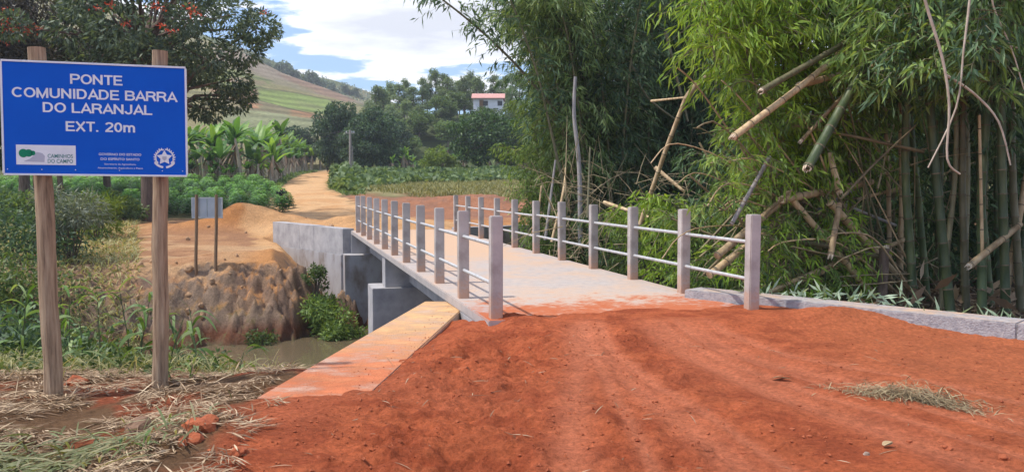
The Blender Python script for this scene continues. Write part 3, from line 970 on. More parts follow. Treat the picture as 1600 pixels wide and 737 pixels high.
def dusty(name, lo, hi, dust, amt, sc=2.0, dust2=None):
    """concrete with soil dust lying on its top faces"""
    m, n, l = newmat(name)
    out = n.new('ShaderNodeOutputMaterial'); p = n.new('ShaderNodeBsdfPrincipled'); l.new(p.outputs[0], out.inputs[0])
    p.inputs['Roughness'].default_value = .93; p.inputs['Specular IOR Level'].default_value = .15
    g = n.new('ShaderNodeNewGeometry')
    t1 = N(n, 'ShaderNodeTexNoise', Scale=sc, Detail=9.0, Roughness=.68); l.new(g.outputs['Position'], t1.inputs['Vector'])
    t2 = N(n, 'ShaderNodeTexNoise', Scale=14.0, Detail=9.0, Roughness=.7); l.new(g.outputs['Position'], t2.inputs['Vector'])
    r = n.new('ShaderNodeValToRGB'); r.color_ramp.elements[0].color = c4(lo); r.color_ramp.elements[1].color = c4(hi)
    r.color_ramp.elements[0].position = .35; r.color_ramp.elements[1].position = .65; l.new(t2.outputs['Fac'], r.inputs[0])
    mps = N(n, 'ShaderNodeMapping'); mps.inputs['Scale'].default_value = (.8, 1.35, 1); mps.inputs['Rotation'].default_value = (0, 0, .5); l.new(g.outputs['Position'], mps.inputs[0])
    t4 = N(n, 'ShaderNodeTexNoise', Scale=3.6, Detail=10.0, Roughness=.72); l.new(mps.outputs[0], t4.inputs['Vector'])
    av = N(n, 'ShaderNodeMath', operation='MULTIPLY_ADD'); l.new(t4.outputs['Fac'], av.inputs[0]); av.inputs[1].default_value = .55
    h1 = N(n, 'ShaderNodeMath', operation='MULTIPLY'); l.new(t1.outputs['Fac'], h1.inputs[0]); h1.inputs[1].default_value = .45; l.new(h1.outputs[0], av.inputs[2])
    k = N(n, 'ShaderNodeMapRange', interpolation_type='SMOOTHSTEP'); k.inputs['From Min'].default_value = .50 - amt; k.inputs['From Max'].default_value = .74 - amt; l.new(av.outputs[0], k.inputs['Value'])
    sp = n.new('ShaderNodeSeparateXYZ'); l.new(g.outputs['Normal'], sp.inputs[0])
    u = N(n, 'ShaderNodeMapRange'); u.inputs['From Min'].default_value = .3; u.inputs['From Max'].default_value = .9; l.new(sp.outputs[2], u.inputs['Value'])
    mm = N(n, 'ShaderNodeMath', operation='MULTIPLY'); l.new(k.outputs[0], mm.inputs[0]); l.new(u.outputs[0], mm.inputs[1])
    dcol = n.new('ShaderNodeMixRGB'); dcol.inputs[1].default_value = c4(dust); dcol.inputs[2].default_value = c4(dust2 or dust)
    if dust2:
        sy = n.new('ShaderNodeSeparateXYZ'); l.new(g.outputs['Position'], sy.inputs[0])
        ad = N(n, 'ShaderNodeMath', operation='ADD'); l.new(sy.outputs[1], ad.inputs[0])
        m5 = N(n, 'ShaderNodeMath', operation='MULTIPLY'); l.new(t1.outputs['Fac'], m5.inputs[0]); m5.inputs[1].default_value = 5
        l.new(m5.outputs[0], ad.inputs[1])
        kk = N(n, 'ShaderNodeMapRange'); kk.inputs['From Min'].default_value = 10.0; kk.inputs['From Max'].default_value = 12.8; l.new(ad.outputs[0], kk.inputs['Value'])
        l.new(kk.outputs[0], dcol.inputs[0])
    dv = N(n, 'ShaderNodeMapRange'); dv.inputs['From Min'].default_value = .35; dv.inputs['From Max'].default_value = .65; dv.inputs['To Min'].default_value = .66; dv.inputs['To Max'].default_value = 1.2
    l.new(t4.outputs['Fac'], dv.inputs['Value']); dsc = N(n, 'ShaderNodeVectorMath', operation='SCALE'); l.new(dcol.outputs[0], dsc.inputs[0]); l.new(dv.outputs[0], dsc.inputs['Scale'])
    mx = n.new('ShaderNodeMixRGB'); l.new(mm.outputs[0], mx.inputs[0]); l.new(r.outputs[0], mx.inputs[1]); l.new(dsc.outputs[0], mx.inputs[2])
    l.new(mx.outputs[0], p.inputs['Base Color'])
    b = N(n, 'ShaderNodeBump', Strength=.8, Distance=.02); t3 = N(n, 'ShaderNodeTexNoise', Scale=50.0, Detail=6.0); l.new(g.outputs['Position'], t3.inputs['Vector'])
    l.new(t3.outputs['Fac'], b.inputs['Height']); l.new(b.outputs[0], p.inputs['Normal'])
    return m


M['wall_red'] = dusty('dusty_wall_left', (.46, .30, .22), (.60, .44, .35), (.47, .15, .068), .19, 1.6, (.58, .35, .175))
M['wall_right'] = dusty('dusty_wall_right', (.27, .26, .28), (.44, .42, .42), (.50, .33, .22), .10, 1.3)
w = MB().prism([WD, WC_, WB_, WA], -4, [-.075, -.07, -.135, -.135], bev=.012)
o = link('retaining_wall', w.mesh('retaining_wall'), M['wall_red'])
tag(o, 'long concrete wing wall dusted with orange and red soil left of the bridge mouth', 'retaining wall')
# right wall in cast lengths
rw = thing('retaining_wall', 'low grey concrete wing wall running right in front of the bamboo', 'retaining wall', (RW[0][0], RW[0][1], -.5))
a, b, c_ = [Vector((q[0], q[1], 0)) for q in RW]
d1 = (b - a).normalized(); n1 = Vector((-d1.y, d1.x, 0)); d2 = (c_ - b).normalized(); n2 = Vector((-d2.y, d2.x, 0))
nn = (n1 + n2).normalized()
part('wall_section', MB().prism([(q.x, q.y) for q in (a - d1 * .25, b, b + nn * .42, a - d1 * .25 + n1 * .42)], -1.6, [.115, .13, .13, .115], bev=.012), M['wall_right'], rw)
part('wall_section', MB().prism([(q.x, q.y) for q in (b + d2 * .006, c_, c_ + n2 * .42, b + d2 * .006 + nn * .42)], -1.6, [.13, .16, .16, .13], bev=.012), M['wall_right'], rw)

# ================================================================== SIGN
M['sign_blue'] = solid('sign_blue', (.001, .085, .50), (.001, .105, .58), 1.2, .45, .05, 8, spec=.15)
M['white_paint'] = solid('white_paint', (.70, .70, .74), (.80, .80, .83), 6, .45, .05)
M['logo_green'] = solid('logo_green', (.0, .20, .10), (.0, .24, .12), 6, .5, 0)
M['logo_teal'] = solid('logo_teal', (.05, .20, .19), (.06, .24, .22), 6, .5, 0)
M['logo_grey'] = solid('logo_grey', (.42, .43, .50), (.46, .46, .54), 6, .5, 0)
M['sign_back'] = solid('sign_back', (.36, .38, .42), (.46, .47, .50), 3, .45, .1, metal=.4)

TL, BL_ = at(1, 94, 7.0), at(6, 272, 7.0)
TRc, BRc = at(289, 106, 7.37), at(293, 275, 7.37)
su = ((TRc - TL) + (BRc - BL_)).normalized()
sv = ((TL - BL_) + (TRc - BRc)); sv = (sv - su * sv.dot(su)).normalized()
sn = su.cross(sv)                       # towards the viewer
if sn.y > 0: sn = -sn
SWd = ((TRc - TL).length + (BRc - BL_).length) / 2
SHt = ((TL - BL_).length + (TRc - BRc).length) / 2
SO = (TL + TRc + BL_ + BRc) / 4 - su * SWd / 2 - sv * SHt / 2        # lower left corner


def sp(u, v, d=0): return SO + su * (u * SWd) + sv * (v * SHt) + sn * d


sg = thing('road_sign', 'large blue bridge name sign with white lettering on two round timber posts', 'sign', (-3.5, 7.2, -.25))
part('panel', MB().box(sp(.5, .5, -.004), su, sv, sn, (SWd / 2 - .004, SHt / 2 - .004, .004), 0), M['sign_blue'], sg)
fr = MB()
for c_, hx, hy in ((sp(.5, 0), SWd / 2, .008), (sp(.5, 1), SWd / 2, .008)):
    fr.box(c_ + sn * -.002, su, sv, sn, (hx, hy, .0085), .001)
for c_ in (sp(0, .5), sp(1, .5)):
    fr.box(c_ + sn * -.002, su, sv, sn, (.008, SHt / 2 - .0085, .0085), .001)
part('frame', fr, M['white_paint'], sg)
# nail heads
for u in (.02, .2, .38, .62, .86, .975):
    c_ = sp(u, .045, .001)
    part('nail', MB().tube([c_, c_ + sn * .0025], .004, 8), M['white_paint'], sg)


def text(body, u, v, size, mat, width=None, bold=.0, align='CENTER', lift=.0012):
    cu = bpy.data.curves.new('t', 'FONT'); cu.body = body; cu.size = 1; cu.offset = bold; cu.extrude = 0.0; cu.align_x = align; cu.resolution_u = 3
    to = bpy.data.objects.new('t', cu); COL.objects.link(to)
    bpy.context.view_layer.update()
    tm = bpy.data.meshes.new_from_object(to.evaluated_get(bpy.context.evaluated_depsgraph_get()))
    bpy.data.objects.remove(to)
    vs = np.array([tuple(p.co) for p in tm.vertices])
    wd_ = vs[:, 0].max() - vs[:, 0].min()
    sx_ = (width * SWd / wd_) if width else size * SHt / .73
    sy_ = size * SHt / .73
    x0 = (vs[:, 0].max() + vs[:, 0].min()) / 2
    mb = MB()
    W_ = []
    for p in vs:
        W_.append(sp(u, v, lift) + su * ((p[0] - x0) * sx_) + sv * (p[1] * sy_))
    F_ = []
    for f in tm.polygons:
        ids = list(f.vertices)
        for k in range(1, len(ids) - 1): F_.append([ids[0], ids[k], ids[k + 1], ids[k + 1]])
    mb.add([tuple(q) for q in W_], F_)
    part('lettering', mb, mat, sg)


WP = M['white_paint']


def arc(cx_, cy_, rx, ry, a0, a1, n_=12):
    return [(cx_ + rx * math.cos(math.radians(a)), cy_ + ry * math.sin(math.radians(a))) for a in np.linspace(a0, a1, n_)]


GL = {   # stroke glyphs, cap height 1: (advance, strokes)
    'P': (.78, [[(.08, 0), (.08, .92), (.42, .92)] + arc(.42, .70, .24, .22, 90, -90) + [(.08, .48)]]),
    'O': (.90, [arc(.42, .5, .34, .42, 0, 360, 30)]),
    'N': (.84, [[(.08, 0), (.08, 1)], [(.08, .93), (.66, .07)], [(.66, 0), (.66, 1)]]),
    'T': (.72, [[(.0, .92), (.66, .92)], [(.33, 0), (.33, .92)]]),
    'E': (.76, [[(.66, .92), (.08, .92), (.08, .08), (.68, .08)], [(.08, .51), (.62, .51)]]),
    'C': (.86, [arc(.42, .5, .34, .42, 42, 318, 24)]),
    'M': (.96, [[(.08, 0), (.08, 1)], [(.08, .93), (.43, .05), (.78, .93)], [(.78, 0), (.78, 1)]]),
    'U': (.84, [[(.08, 1)] + [(.08, .36)] + arc(.37, .36, .29, .28, 180, 360, 14) + [(.66, 1)]]),
    'I': (.30, [[(.11, 0), (.11, 1)]]),
    'D': (.84, [[(.36, .92), (.08, .92), (.08, .08), (.36, .08)] + arc(.36, .5, .30, .42, -90, 90, 16)]),
    'A': (.80, [[(.03, 0), (.38, .93), (.73, 0)], [(.16, .30), (.60, .30)]]),
    'B': (.80, [[(.08, .51), (.44, .51)] + arc(.44, .715, .20, .205, -90, 90, 10) + [(.08, .92), (.08, .08), (.46, .08)] + arc(.46, .295, .22, .215, -90, 90, 10)]),
    'R': (.82, [[(.08, 0), (.08, .92), (.44, .92)] + arc(.44, .705, .22, .215, 90, -90, 12) + [(.08, .49)], [(.44, .49), (.56, .40), (.70, 0)]]),
    'L': (.68, [[(.08, 1), (.08, .08), (.62, .08)]]),
    'J': (.66, [[(.48, 1), (.48, .32)] + arc(.265, .32, .215, .24, 0, -180, 12)]),
    'X': (.78, [[(.04, 0), (.66, 1)], [(.66, 0), (.04, 1)]]),
    '.': (.34, [[(.10, .0), (.10, .15)]]),
    '2': (.70, [arc(.32, .70, .24, .22, 165, -30, 12) + [(.10, .12), (.10, .08), (.60, .08)]]),
    '0': (.70, [arc(.31, .5, .23, .42, 0, 360, 24)]),
    'm': (1.0, [[(.08, 0), (.08, .74)], [(.08, .45)] + arc(.27, .45, .18, .22, 170, 0, 10) + [(.45, 0)], [(.45, .45)] + arc(.64, .45, .18, .22, 170, 0, 10) + [(.82, 0)]]),
    ' ': (.36, []),
}


def ribbon(mb, pts, wd_, place, lift):
    P_ = np.array(pts, float)
    closed = np.hypot(*(P_[0] - P_[-1])) < 1e-6
    keep = [0] + [k for k in range(1, len(P_)) if np.hypot(*(P_[k] - P_[k - 1])) > 1e-4]
    P_ = P_[keep]
    if closed: P_ = P_[:-1]
    n_ = len(P_); Ls, Rs = [], []
    for k in range(n_):
        dirs = []
        if closed or k > 0: d = P_[k] - P_[k - 1]; dirs.append(d / np.hypot(*d))
        if closed or k < n_ - 1: d = P_[(k + 1) % n_] - P_[k]; dirs.append(d / np.hypot(*d))
        nr = [np.array((-d[1], d[0])) for d in dirs]
        mn = sum(nr); mn = mn / max(np.hypot(*mn), 1e-6)
        sc_ = 1 / max(float(np.dot(mn, nr[0])), .45)
        Ls.append(P_[k] + mn * wd_ / 2 * sc_); Rs.append(P_[k] - mn * wd_ / 2 * sc_)
    V_ = [place(q, lift) for q in Ls] + [place(q, lift) for q in Rs]
    m_ = n_ if closed else n_ - 1
    mb.add(V_, [[k, (k + 1) % n_, n_ + (k + 1) % n_, n_ + k] for k in range(m_)])


def signtext(body, u, v, cap, width):
    tot = sum(GL[c_][0] for c_ in body)
    kx = width * SWd / tot; ky = cap * SHt
    x0 = -tot / 2 * kx
    for c_ in body:
        adv, strokes = GL[c_]
        if strokes:
            mb = MB()
            for q_, stk in enumerate(strokes):
                ribbon(mb, stk, .165, lambda q, lf: tuple(sp(u, v, lf) + su * (x0 + q[0] * kx) + sv * (q[1] * ky)), .0012 + .0005 * q_)
            part('letter', mb, WP, sg)
        x0 += adv * kx


signtext('PONTE', .507, .815, .088, .290)
signtext('COMUNIDADE BARRA', .503, .682, .088, .90)
signtext('DO LARANJAL', .513, .556, .088, .60)
signtext('EXT. 20m', .525, .392, .088, .385)
text('GOVERNO DO ESTADO', .625, .180, .022, WP, .235, .012)
text('DO ESPÍRITO SANTO', .625, .137, .022, WP, .215, .012)
text('Secretaria da Agricultura,', .625, .095, .014, WP, .175, .008)
text('Abastecimento, Aquicultura e Pesca', .625, .060, .014, WP, .25, .008)


def flat(pts, mat, name, lift):
    mb = MB()
    P_ = [tuple(sp(u, v, lift)) for u, v in pts]
    c0 = tuple(sum((Vector(p) for p in P_), Vector()) / len(P_))
    P_.append(c0); nn_ = len(pts)
    mb.add(P_, [[k, (k + 1) % nn_, nn_, nn_] for k in range(nn_)])
    part(name, mb, mat, sg)


asp = SWd / SHt
lp = MB().box(sp(.225, .175, .0012), su, sv, sn, (.158 * SWd, .088 * SHt, .001), 0)
part('logo_plate', lp, WP, sg)


def disc(u, v, r, r2=None): return [(u + r * math.cos(a), v + (r2 or r) * asp * math.sin(a)) for a in np.linspace(0, 2 * math.pi, 22, endpoint=False)]


flat(disc(.155, .190, .014), M['logo_green'], 'logo_tree', .0036)
flat(disc(.139, .190, .018), WP, 'logo_gap', .0032)
flat(disc(.133, .190, .0215, .022), M['logo_green'], 'logo_tree', .0036)
flat(disc(.105, .188, .024, .025), M['logo_green'], 'logo_tree', .0042)
flat([(.105, .115), (.14, .14), (.165, .175), (.175, .20), (.205, .19), (.218, .165), (.215, .112)], M['logo_grey'], 'logo_road', .0034)
text('CAMINHOS', .300, .150, .036, M['logo_teal'], .135, .01, lift=.0034)
text('DO CAMPO', .300, .105, .036, M['logo_teal'], .135, .01, lift=.0034)

# coat of arms: star, wreath of leaves and ribbon
cu_, cv_ = .873, .160
em = MB()


def emp(pts, lift):
    P_ = [tuple(sp(cu_ + u, cv_ + v * asp, lift)) for u, v in pts]
    n_ = len(pts); c0 = tuple(sum((Vector(p) for p in P_), Vector()) / n_); P_.append(c0)
    em.add(P_, [[k, (k + 1) % n_, n_, n_] for k in range(n_)])


star = []
for k in range(10):
    a = math.pi / 2 + k * math.pi / 5; r = .046 if k % 2 == 0 else .024
    star.append((r * math.cos(a), r * math.sin(a) + .004))
emp(star, .0022)
rl = random.Random(3)
for sgn in (-1, 1):
    for k in range(9):
        a = math.radians(-42 + k * 14); r = .046 + .004 * rl.random()
        c_ = (sgn * r * math.cos(a), r * math.sin(a) + .004)
        for da in (-.8, .3):
            aa = a + da + 1.2; L = .017
            d_ = (sgn * math.cos(aa), math.sin(aa)); q_ = (-d_[1], d_[0])
            emp([(c_[0], c_[1]), (c_[0] + d_[0] * L * .5 + q_[0] * .0045, c_[1] + d_[1] * L * .5 + q_[1] * .0045), (c_[0] + d_[0] * L, c_[1] + d_[1] * L), (c_[0] + d_[0] * L * .5 - q_[0] * .0045, c_[1] + d_[1] * L * .5 - q_[1] * .0045)], .0016 + .0001 * k)
    rib = []
    for a in np.linspace(math.radians(-82), math.radians(-28), 8): rib.append((sgn * .052 * math.cos(a), .050 * math.sin(a) + .002))
    for a in np.linspace(math.radians(-28), math.radians(-82), 8): rib.append((sgn * .068 * math.cos(a), .062 * math.sin(a) + .002))
    for k in range(7):
        emp([rib[k], rib[k + 1], rib[14 - k], rib[15 - k]], .0024)
part('coat_of_arms', em, WP, sg)
flat([(cu_ + x_ * .012, cv_ + y_ * .012 * asp) for x_, y_ in ((-1, 1), (1, 1), (1, -.3), (0, -1.2), (-1, -.3))], M['logo_grey'], 'shield', .0032)

for (tx, ty, bx, by, Yd, r_) in ((54, 74, 81, 617, 7.13, .073), (247, 79, 249, 609, 7.47, .066)):
    tp, bt = at(tx, ty, Yd), at(bx, by, Yd)
    bt = bt + (bt - tp).normalized() * .45
    P_ = [bt.lerp(tp, k / 14) + Vector((.006 * math.sin(k * 1.3 + tx), .004 * math.cos(k * 2.1), 0)) for k in range(15)]
    off = sn * -(.012 + r_)
    q0 = sp(.5, .5)
    P_ = [p + Vector((0, .03, 0)) for p in P_]
    R_ = [r_ * (1.06 - .09 * k / 14 + .03 * math.sin(k * 2.7 + tx)) for k in range(15)]
    part('post', MB().tube(P_, R_, 18), M['post_wood'], sg, smooth=False)

# small sign seen from behind on the far side
ss = thing('road_sign', 'small metal sign seen from behind on two thin timber stakes', 'sign', at(322, 404, 26.6))
x0, x1 = at(301, 340, 26.5), at(347, 340, 26.5)
ztop, zbot = at(320, 309, 26.5).z, at(320, 340, 26.5).z
cc = Vector(((x0.x + x1.x) / 2, 26.5, (ztop + zbot) / 2)); ww = (x1.x - x0.x) / 2; hh = (ztop - zbot) / 2
ux, nyv = Vector((1, .06, 0)).normalized(), Vector((-.06, 1, 0)).normalized()
for sgn in (-1, 1):
    part('panel', MB().box(cc + ux * (sgn * ww / 2), ux, Zv, nyv, (ww / 2 - .006, hh, .006), .003), M['sign_back'], ss)
fr = MB()
for dz in (-hh, hh): fr.box(cc + Vector((0, 0, dz)), ux, Zv, nyv, (ww + .015, .016, .018), .003)
for sgn in (-1, 1): fr.box(cc + ux * (sgn * ww), ux, Zv, nyv, (.016, hh - .017, .018), .003)
part('frame', fr, M['metal'], ss)
for pxs in (307, 338):
    a = at(pxs, 304, 26.4); b2 = at(pxs - 1, 406, 26.4)
    part('post', MB().tube([b2 + Vector((0, 0, -.5)), b2, a.lerp(b2, .5) + Vector((.01, 0, 0)), a], [.055, .052, .05, .046], 8), M['plank_wood'], ss)

# ================================================================== FOLIAGE MATERIALS
M['lf_tulip'] = leafmat('leaf_tulip', (.035, .06, .04), (.15, .20, .12), .35, mid=(.075, .11, .068))
M['lf_tulip2'] = leafmat('leaf_tulip_purple', (.055, .05, .045), (.17, .15, .13), .3, mid=(.10, .09, .08))
M['lf_mango'] = leafmat('leaf_mango', (.03, .065, .035), (.12, .20, .09), .25, mid=(.06, .11, .055))
M['lf_mid'] = leafmat('leaf_mid', (.055, .10, .035), (.22, .31, .10), .35, mid=(.115, .18, .065))
M['lf_euc'] = leafmat('leaf_eucalyptus', (.09, .14, .075), (.29, .37, .21), .38, mid=(.17, .24, .13))  # greyish green, lightened so the colour carries some distance haze
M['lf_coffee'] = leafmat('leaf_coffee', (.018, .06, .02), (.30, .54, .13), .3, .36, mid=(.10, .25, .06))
M['lf_banana'] = leafmat('leaf_banana', (.05, .12, .035), (.24, .40, .08), .45, .45, mid=(.09, .20, .05))
M['lf_lime'] = leafmat('leaf_lime', (.10, .16, .02), (.26, .34, .05), .4, mid=(.17, .25, .035))
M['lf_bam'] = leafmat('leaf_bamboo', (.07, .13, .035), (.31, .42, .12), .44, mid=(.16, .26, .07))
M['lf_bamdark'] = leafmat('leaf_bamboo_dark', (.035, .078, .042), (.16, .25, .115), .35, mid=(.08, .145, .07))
M['lf_bamlight'] = leafmat('leaf_bamboo_light', (.13, .24, .03), (.42, .58, .10), .48, mid=(.27, .42, .06))
M['lf_weed'] = leafmat('leaf_weed', (.04, .08, .02), (.20, .27, .09), .35, mid=(.10, .16, .045))
M['lf_reed'] = leafmat('leaf_reed', (.07, .14, .03), (.30, .38, .16), .35, mid=(.15, .25, .07))
M['lf_dry'] = leafmat('straw', (.15, .09, .05), (.56, .43, .28), .15, .7, mid=(.33, .225, .135), tint=(1, .9, .7))
M['lf_drygreen'] = leafmat('dry_grass', (.14, .15, .06), (.42, .38, .20), .3, .7, mid=(.27, .27, .12))
M['flower'] = leafmat('flower', (.38, .05, .02), (.62, .13, .05), .3, .6, tint=(1, .5, .3))
M['culm_green'] = solid('culm_green', (.035, .06, .025), (.13, .15, .06), 2.2, .5, .15, 20, stretch=(3, 3, .6), c3=(.07, .10, .04), spec=.4, jit=.3)
M['culm_olive'] = solid('culm_olive', (.10, .10, .045), (.22, .19, .11), 3, .5, .2, 20, stretch=(3, 3, .6), spec=.4, jit=.3)
M['culm_dry'] = solid('culm_dry', (.27, .18, .09), (.56, .43, .26), 3.5, .6, .3, 20, stretch=(3, 3, .7), c3=(.42, .30, .17), spec=.3, jit=.3)
M['culm_grey'] = solid('culm_grey', (.22, .20, .19), (.42, .39, .37), 4, .7, .3, 20, stretch=(3, 3, .7), spec=.2, jit=.3)
M['node_dark'] = solid('culm_node', (.10, .08, .05), (.22, .17, .11), 8, .8, .3)
M['stone'] = solid('stone', (.20, .13, .09), (.40, .30, .24), 9, .9, .6, 30)
M['stone_red'] = solid('soil_clod', (.28, .07, .03), (.42, .12, .05), 9, .95, .8, 30)
M['flesh_white'] = solid('split_wood', (.55, .43, .30), (.72, .62, .48), 9, .8, .5, 30, stretch=(1, 1, .3))


def rdir(n, up=0.0):
    d = rng.normal(size=(n, 3)); d /= np.linalg.norm(d, axis=1, keepdims=True)
    d[:, 2] += up
    return d / np.linalg.norm(d, axis=1, keepdims=True)


def clump_leaves(mb, c, r, n, L, W, droop=.3, flat=.8, shell=.55):
    d = rdir(n)
    rad = r * (shell + (1 - shell) * rng.random(n) ** .6)
    P = np.asarray(c) + d * rad[:, None] * np.array([1, 1, flat])
    D = d * .7 + rdir(n) * .7 + np.array([0, 0, -droop])
    mb.leaves(P, D, L * (.7 + .6 * rng.random(n)), W * (.7 + .6 * rng.random(n)))


def broad_tree(seed, h, crown_z, rx, rz, nclump, cr, nleaf, L, W, trunk_r, forks=7, low=0.0, flat=.75, droop=.3):
    """returns trunk MB and crown MB in local coordinates"""
    rd = random.Random(seed)
    tk, cw = MB(), MB()
    top = Vector((rd.uniform(-.3, .3), rd.uniform(-.3, .3), crown_z + rz * .2))
    P = [Vector((0, 0, -.4)), Vector((0, 0, 0)), Vector((top.x * .3, top.y * .3, h * .3)), Vector((top.x * .8, top.y * .6, h * .6)), top]
    tk.tube(P, [trunk_r * 1.5, trunk_r * 1.15, trunk_r * .9, trunk_r * .65, trunk_r * .25], 9)
    cl = []
    for k in range(nclump):
        for _ in range(30):
            d = Vector((rd.gauss(0, 1), rd.gauss(0, 1), rd.gauss(0, 1) + low)).normalized()
            q = rd.uniform(.45, 1.0)
            c_ = Vector((d.x * rx * q, d.y * rx * q, crown_z + d.z * rz * q))
            if all((c_ - e).length > cr * .75 for e in cl): break
        cl.append(c_)
        clump_leaves(cw, c_, cr * rd.uniform(.7, 1.25), nleaf, L, W, droop, flat)
    for k, c_ in enumerate(sorted(cl, key=lambda q: q.z)[:: max(1, len(cl) // (forks * 3))]):
        f = rd.uniform(.45, .85)
        s_ = P[2].lerp(P[4], f) if h > 2 else P[1].lerp(P[4], f)
        mid = s_.lerp(c_, .5) + Vector((0, 0, .12 * (c_ - s_).length))
        r_ = trunk_r * .38
        tk.tube([s_, mid, c_], [r_, r_ * .6, r_ * .2], 6)
    return tk, cw, cl


ORD = ['first', 'second', 'third', 'fourth', 'fifth', 'sixth', 'seventh', 'eighth', 'ninth', 'tenth', 'eleventh', 'twelfth', 'thirteenth', 'fourteenth', 'fifteenth', 'sixteenth', 'seventeenth', 'eighteenth', 'nineteenth', 'twentieth',
       'twenty-first', 'twenty-second', 'twenty-third', 'twenty-fourth', 'twenty-fifth', 'twenty-sixth', 'twenty-seventh', 'twenty-eighth', 'twenty-ninth', 'thirtieth', 'thirty-first', 'thirty-second', 'thirty-third', 'thirty-fourth']
ROWN = ['front'] + ORD[1:]


def rank_labels(objs, fmt):
    for k_, o_ in enumerate(sorted(objs, key=lambda q: q.location.x / q.location.y)): o_['label'] = fmt % ORD[k_]




def gz(x, y): return float(H(np.array([x]), np.array([y]))[0])


def place(px, py, Y):
    p = at(px, py, Y); return Vector((p.x, Y, gz(p.x, Y)))


def make_tree(label, loc, parts, mats, cat='tree', name='tree', group=None, rz=0, sc=1):
    o = thing(name, label, cat, loc, rz, group)
    if sc != 1: o.scale = (sc,) * 3
    part('trunk', parts[0], mats[0], o, smooth=True, world=False)
    part('crown', parts[1], mats[1], o, world=False)
    return o


# ================================================================== BIG FLOWERING TREE ON THE LEFT
tl = place(232, 355, 41)
tk, cw, cl = broad_tree(11, 9, 9.5, 5.6, 4.0, 54, 1.05, 400, .30, .10, .30, 12, low=.28)
for (cx_, cy_, cz_, r_, n_) in ((3.0, .5, 5.5, .8, 300), (3.9, 1.5, 6.1, .9, 400), (4.3, 0, 6.9, 1.0, 500), (5.0, -.5, 8.3, 1.0, 520), (5.6, 0, 9.4, .9, 450), (2.3, 1, 5.6, .7, 260), (-3.6, 1, 6.3, 1.2, 600), (-5.2, 0, 6.9, 1.1, 600), (4.6, .8, 6.3, .6, 200)):
    clump_leaves(cw, (cx_, cy_, cz_), r_, n_, .3, .11)
    tk.tube([(0, 0, 4.2), (cx_ * .5, cy_ * .5, cz_ * .5 + 3.0), (cx_, cy_, cz_)], [.13, .08, .03], 6)
# hanging and rising limbs
tk.tube([(0, 0, 3.2), (-1.4, .3, 5.2), (-3.2, .5, 7.6)], [.2, .14, .06], 8)
tk.tube([(0, 0, 3.0), (1.2, -.2, 5.0), (2.2, 0, 7.4)], [.2, .14, .06], 8)
t1 = make_tree('tall dark flowering tree with orange blossoms rising above the blue sign', tl, (tk, cw), (M['bark_red'], M['lf_tulip']))


def blossom(parent, p, r=.28, n=26):
    mb = MB(); mb.leaves(np.asarray(p) + rng.normal(size=(n, 3)) * r * .7 * np.array([1.4, 1, .5]), rdir(n, .5), .15, .08)
    part('blossom', mb, M['flower'], parent, world=False)


def rel(px, py, Y, o): return at(px, py, Y) - o.location


for px, py in ((252, 14), (298, 13), (172, 8), (151, 14), (192, 38), (252, 40), (300, 20), (308, 24), (268, 50), (238, 10), (415, 21)):
    blossom(t1, rel(px, py, 35.0 if px < 400 else 40, t1), .15, 12)
clump_leaves_mb = MB()
# second tree, further left, greyer with more blossom
tl2 = place(40, 355, 44)
tk, cw, cl = broad_tree(15, 8, 9.3, 4.6, 3.4, 44, 1.1, 620, .26, .09, .28, 10)
tk.tube([(2.0, 0, 0), (1.8, 0, 4), (2.6, 0, 8)], [.16, .13, .06], 8)
t2 = make_tree('greyish flowering tree with many orange blossoms behind the left sign post', tl2, (tk, cw), (M['bark'], M['lf_tulip2']))
for px, py in ((5, 16), (12, 34), (20, 45), (3, 50), (30, 42), (38, 46), (50, 47), (58, 43), (34, 50), (28, 61), (8, 68), (45, 52), (15, 58), (2, 40)):
    blossom(t2, rel(px, py, 38.6, t2), .2, 16)
# dark leafy trees behind the big sign, left of the road
dkproto = broad_tree(21, 5, 4.6, 3.0, 2.7, 26, 1.0, 420, .28, .11, .18)
d1_ = make_tree('rounded dark green tree behind the top left corner of the blue sign', place(60, 330, 52), dkproto, (M['bark'], M['lf_mid']), sc=1.25)
kids = [k for k in COL.objects if k.parent == d1_]
copy_thing(d1_, place(170, 330, 56), (0, 0, 1.2), 1.35, 'dark green tree behind the middle of the blue sign', parent=kids)
copy_thing(d1_, place(-60, 330, 50), (0, 0, 3.9), 1.3, 'dark green tree at the far left behind the grey tree', parent=kids)

# ================================================================== FAR TREES
euc = []
for sd in range(4):
    rd = random.Random(40 + sd)
    tk, cw = MB(), MB()
    h = 13 + sd
    tk.tube([(0, 0, -1), (.1, 0, h * .4), (-.15, .1, h * .75), (0, 0, h)], [.2, .15, .09, .03], 7)
    for k in range(34):
        z_ = h * (.22 + .78 * rd.random()); rr = 2.6 * (1.05 - z_ / h) + .8
        a = rd.uniform(0, 6.28); q = rr * rd.uniform(.3, 1)
        c_ = (q * math.cos(a), q * math.sin(a), z_)
        tk.tube([(0, 0, z_ - .9), c_], [.05, .02], 5)
        clump_leaves(cw, c_, rd.uniform(.7, 1.15), 120, .5, .20, .5, .9, .2)
    euc.append((tk, cw))
elist = [(588, 138, 158), (610, 128, 168), (636, 126, 172), (660, 122, 160), (692, 118, 168), (726, 120, 168), (745, 122, 171), (783, 125, 174), (800, 118, 170), (575, 158, 150), (600, 110 + 30, 160), (624, 132, 165), (646, 138, 158), (668, 128, 170), (681, 110, 172), (700, 122, 165), (718, 128, 175), (735, 112, 178), (752, 130, 180), (771, 118, 176), (790, 122, 182), (812, 112, 178), (834, 118, 180), (655, 165, 150), (690, 172, 150), (612, 165, 150), (632, 160, 152), (725, 150, 172), (580, 175, 148), (705, 165, 152)]
ekids = None
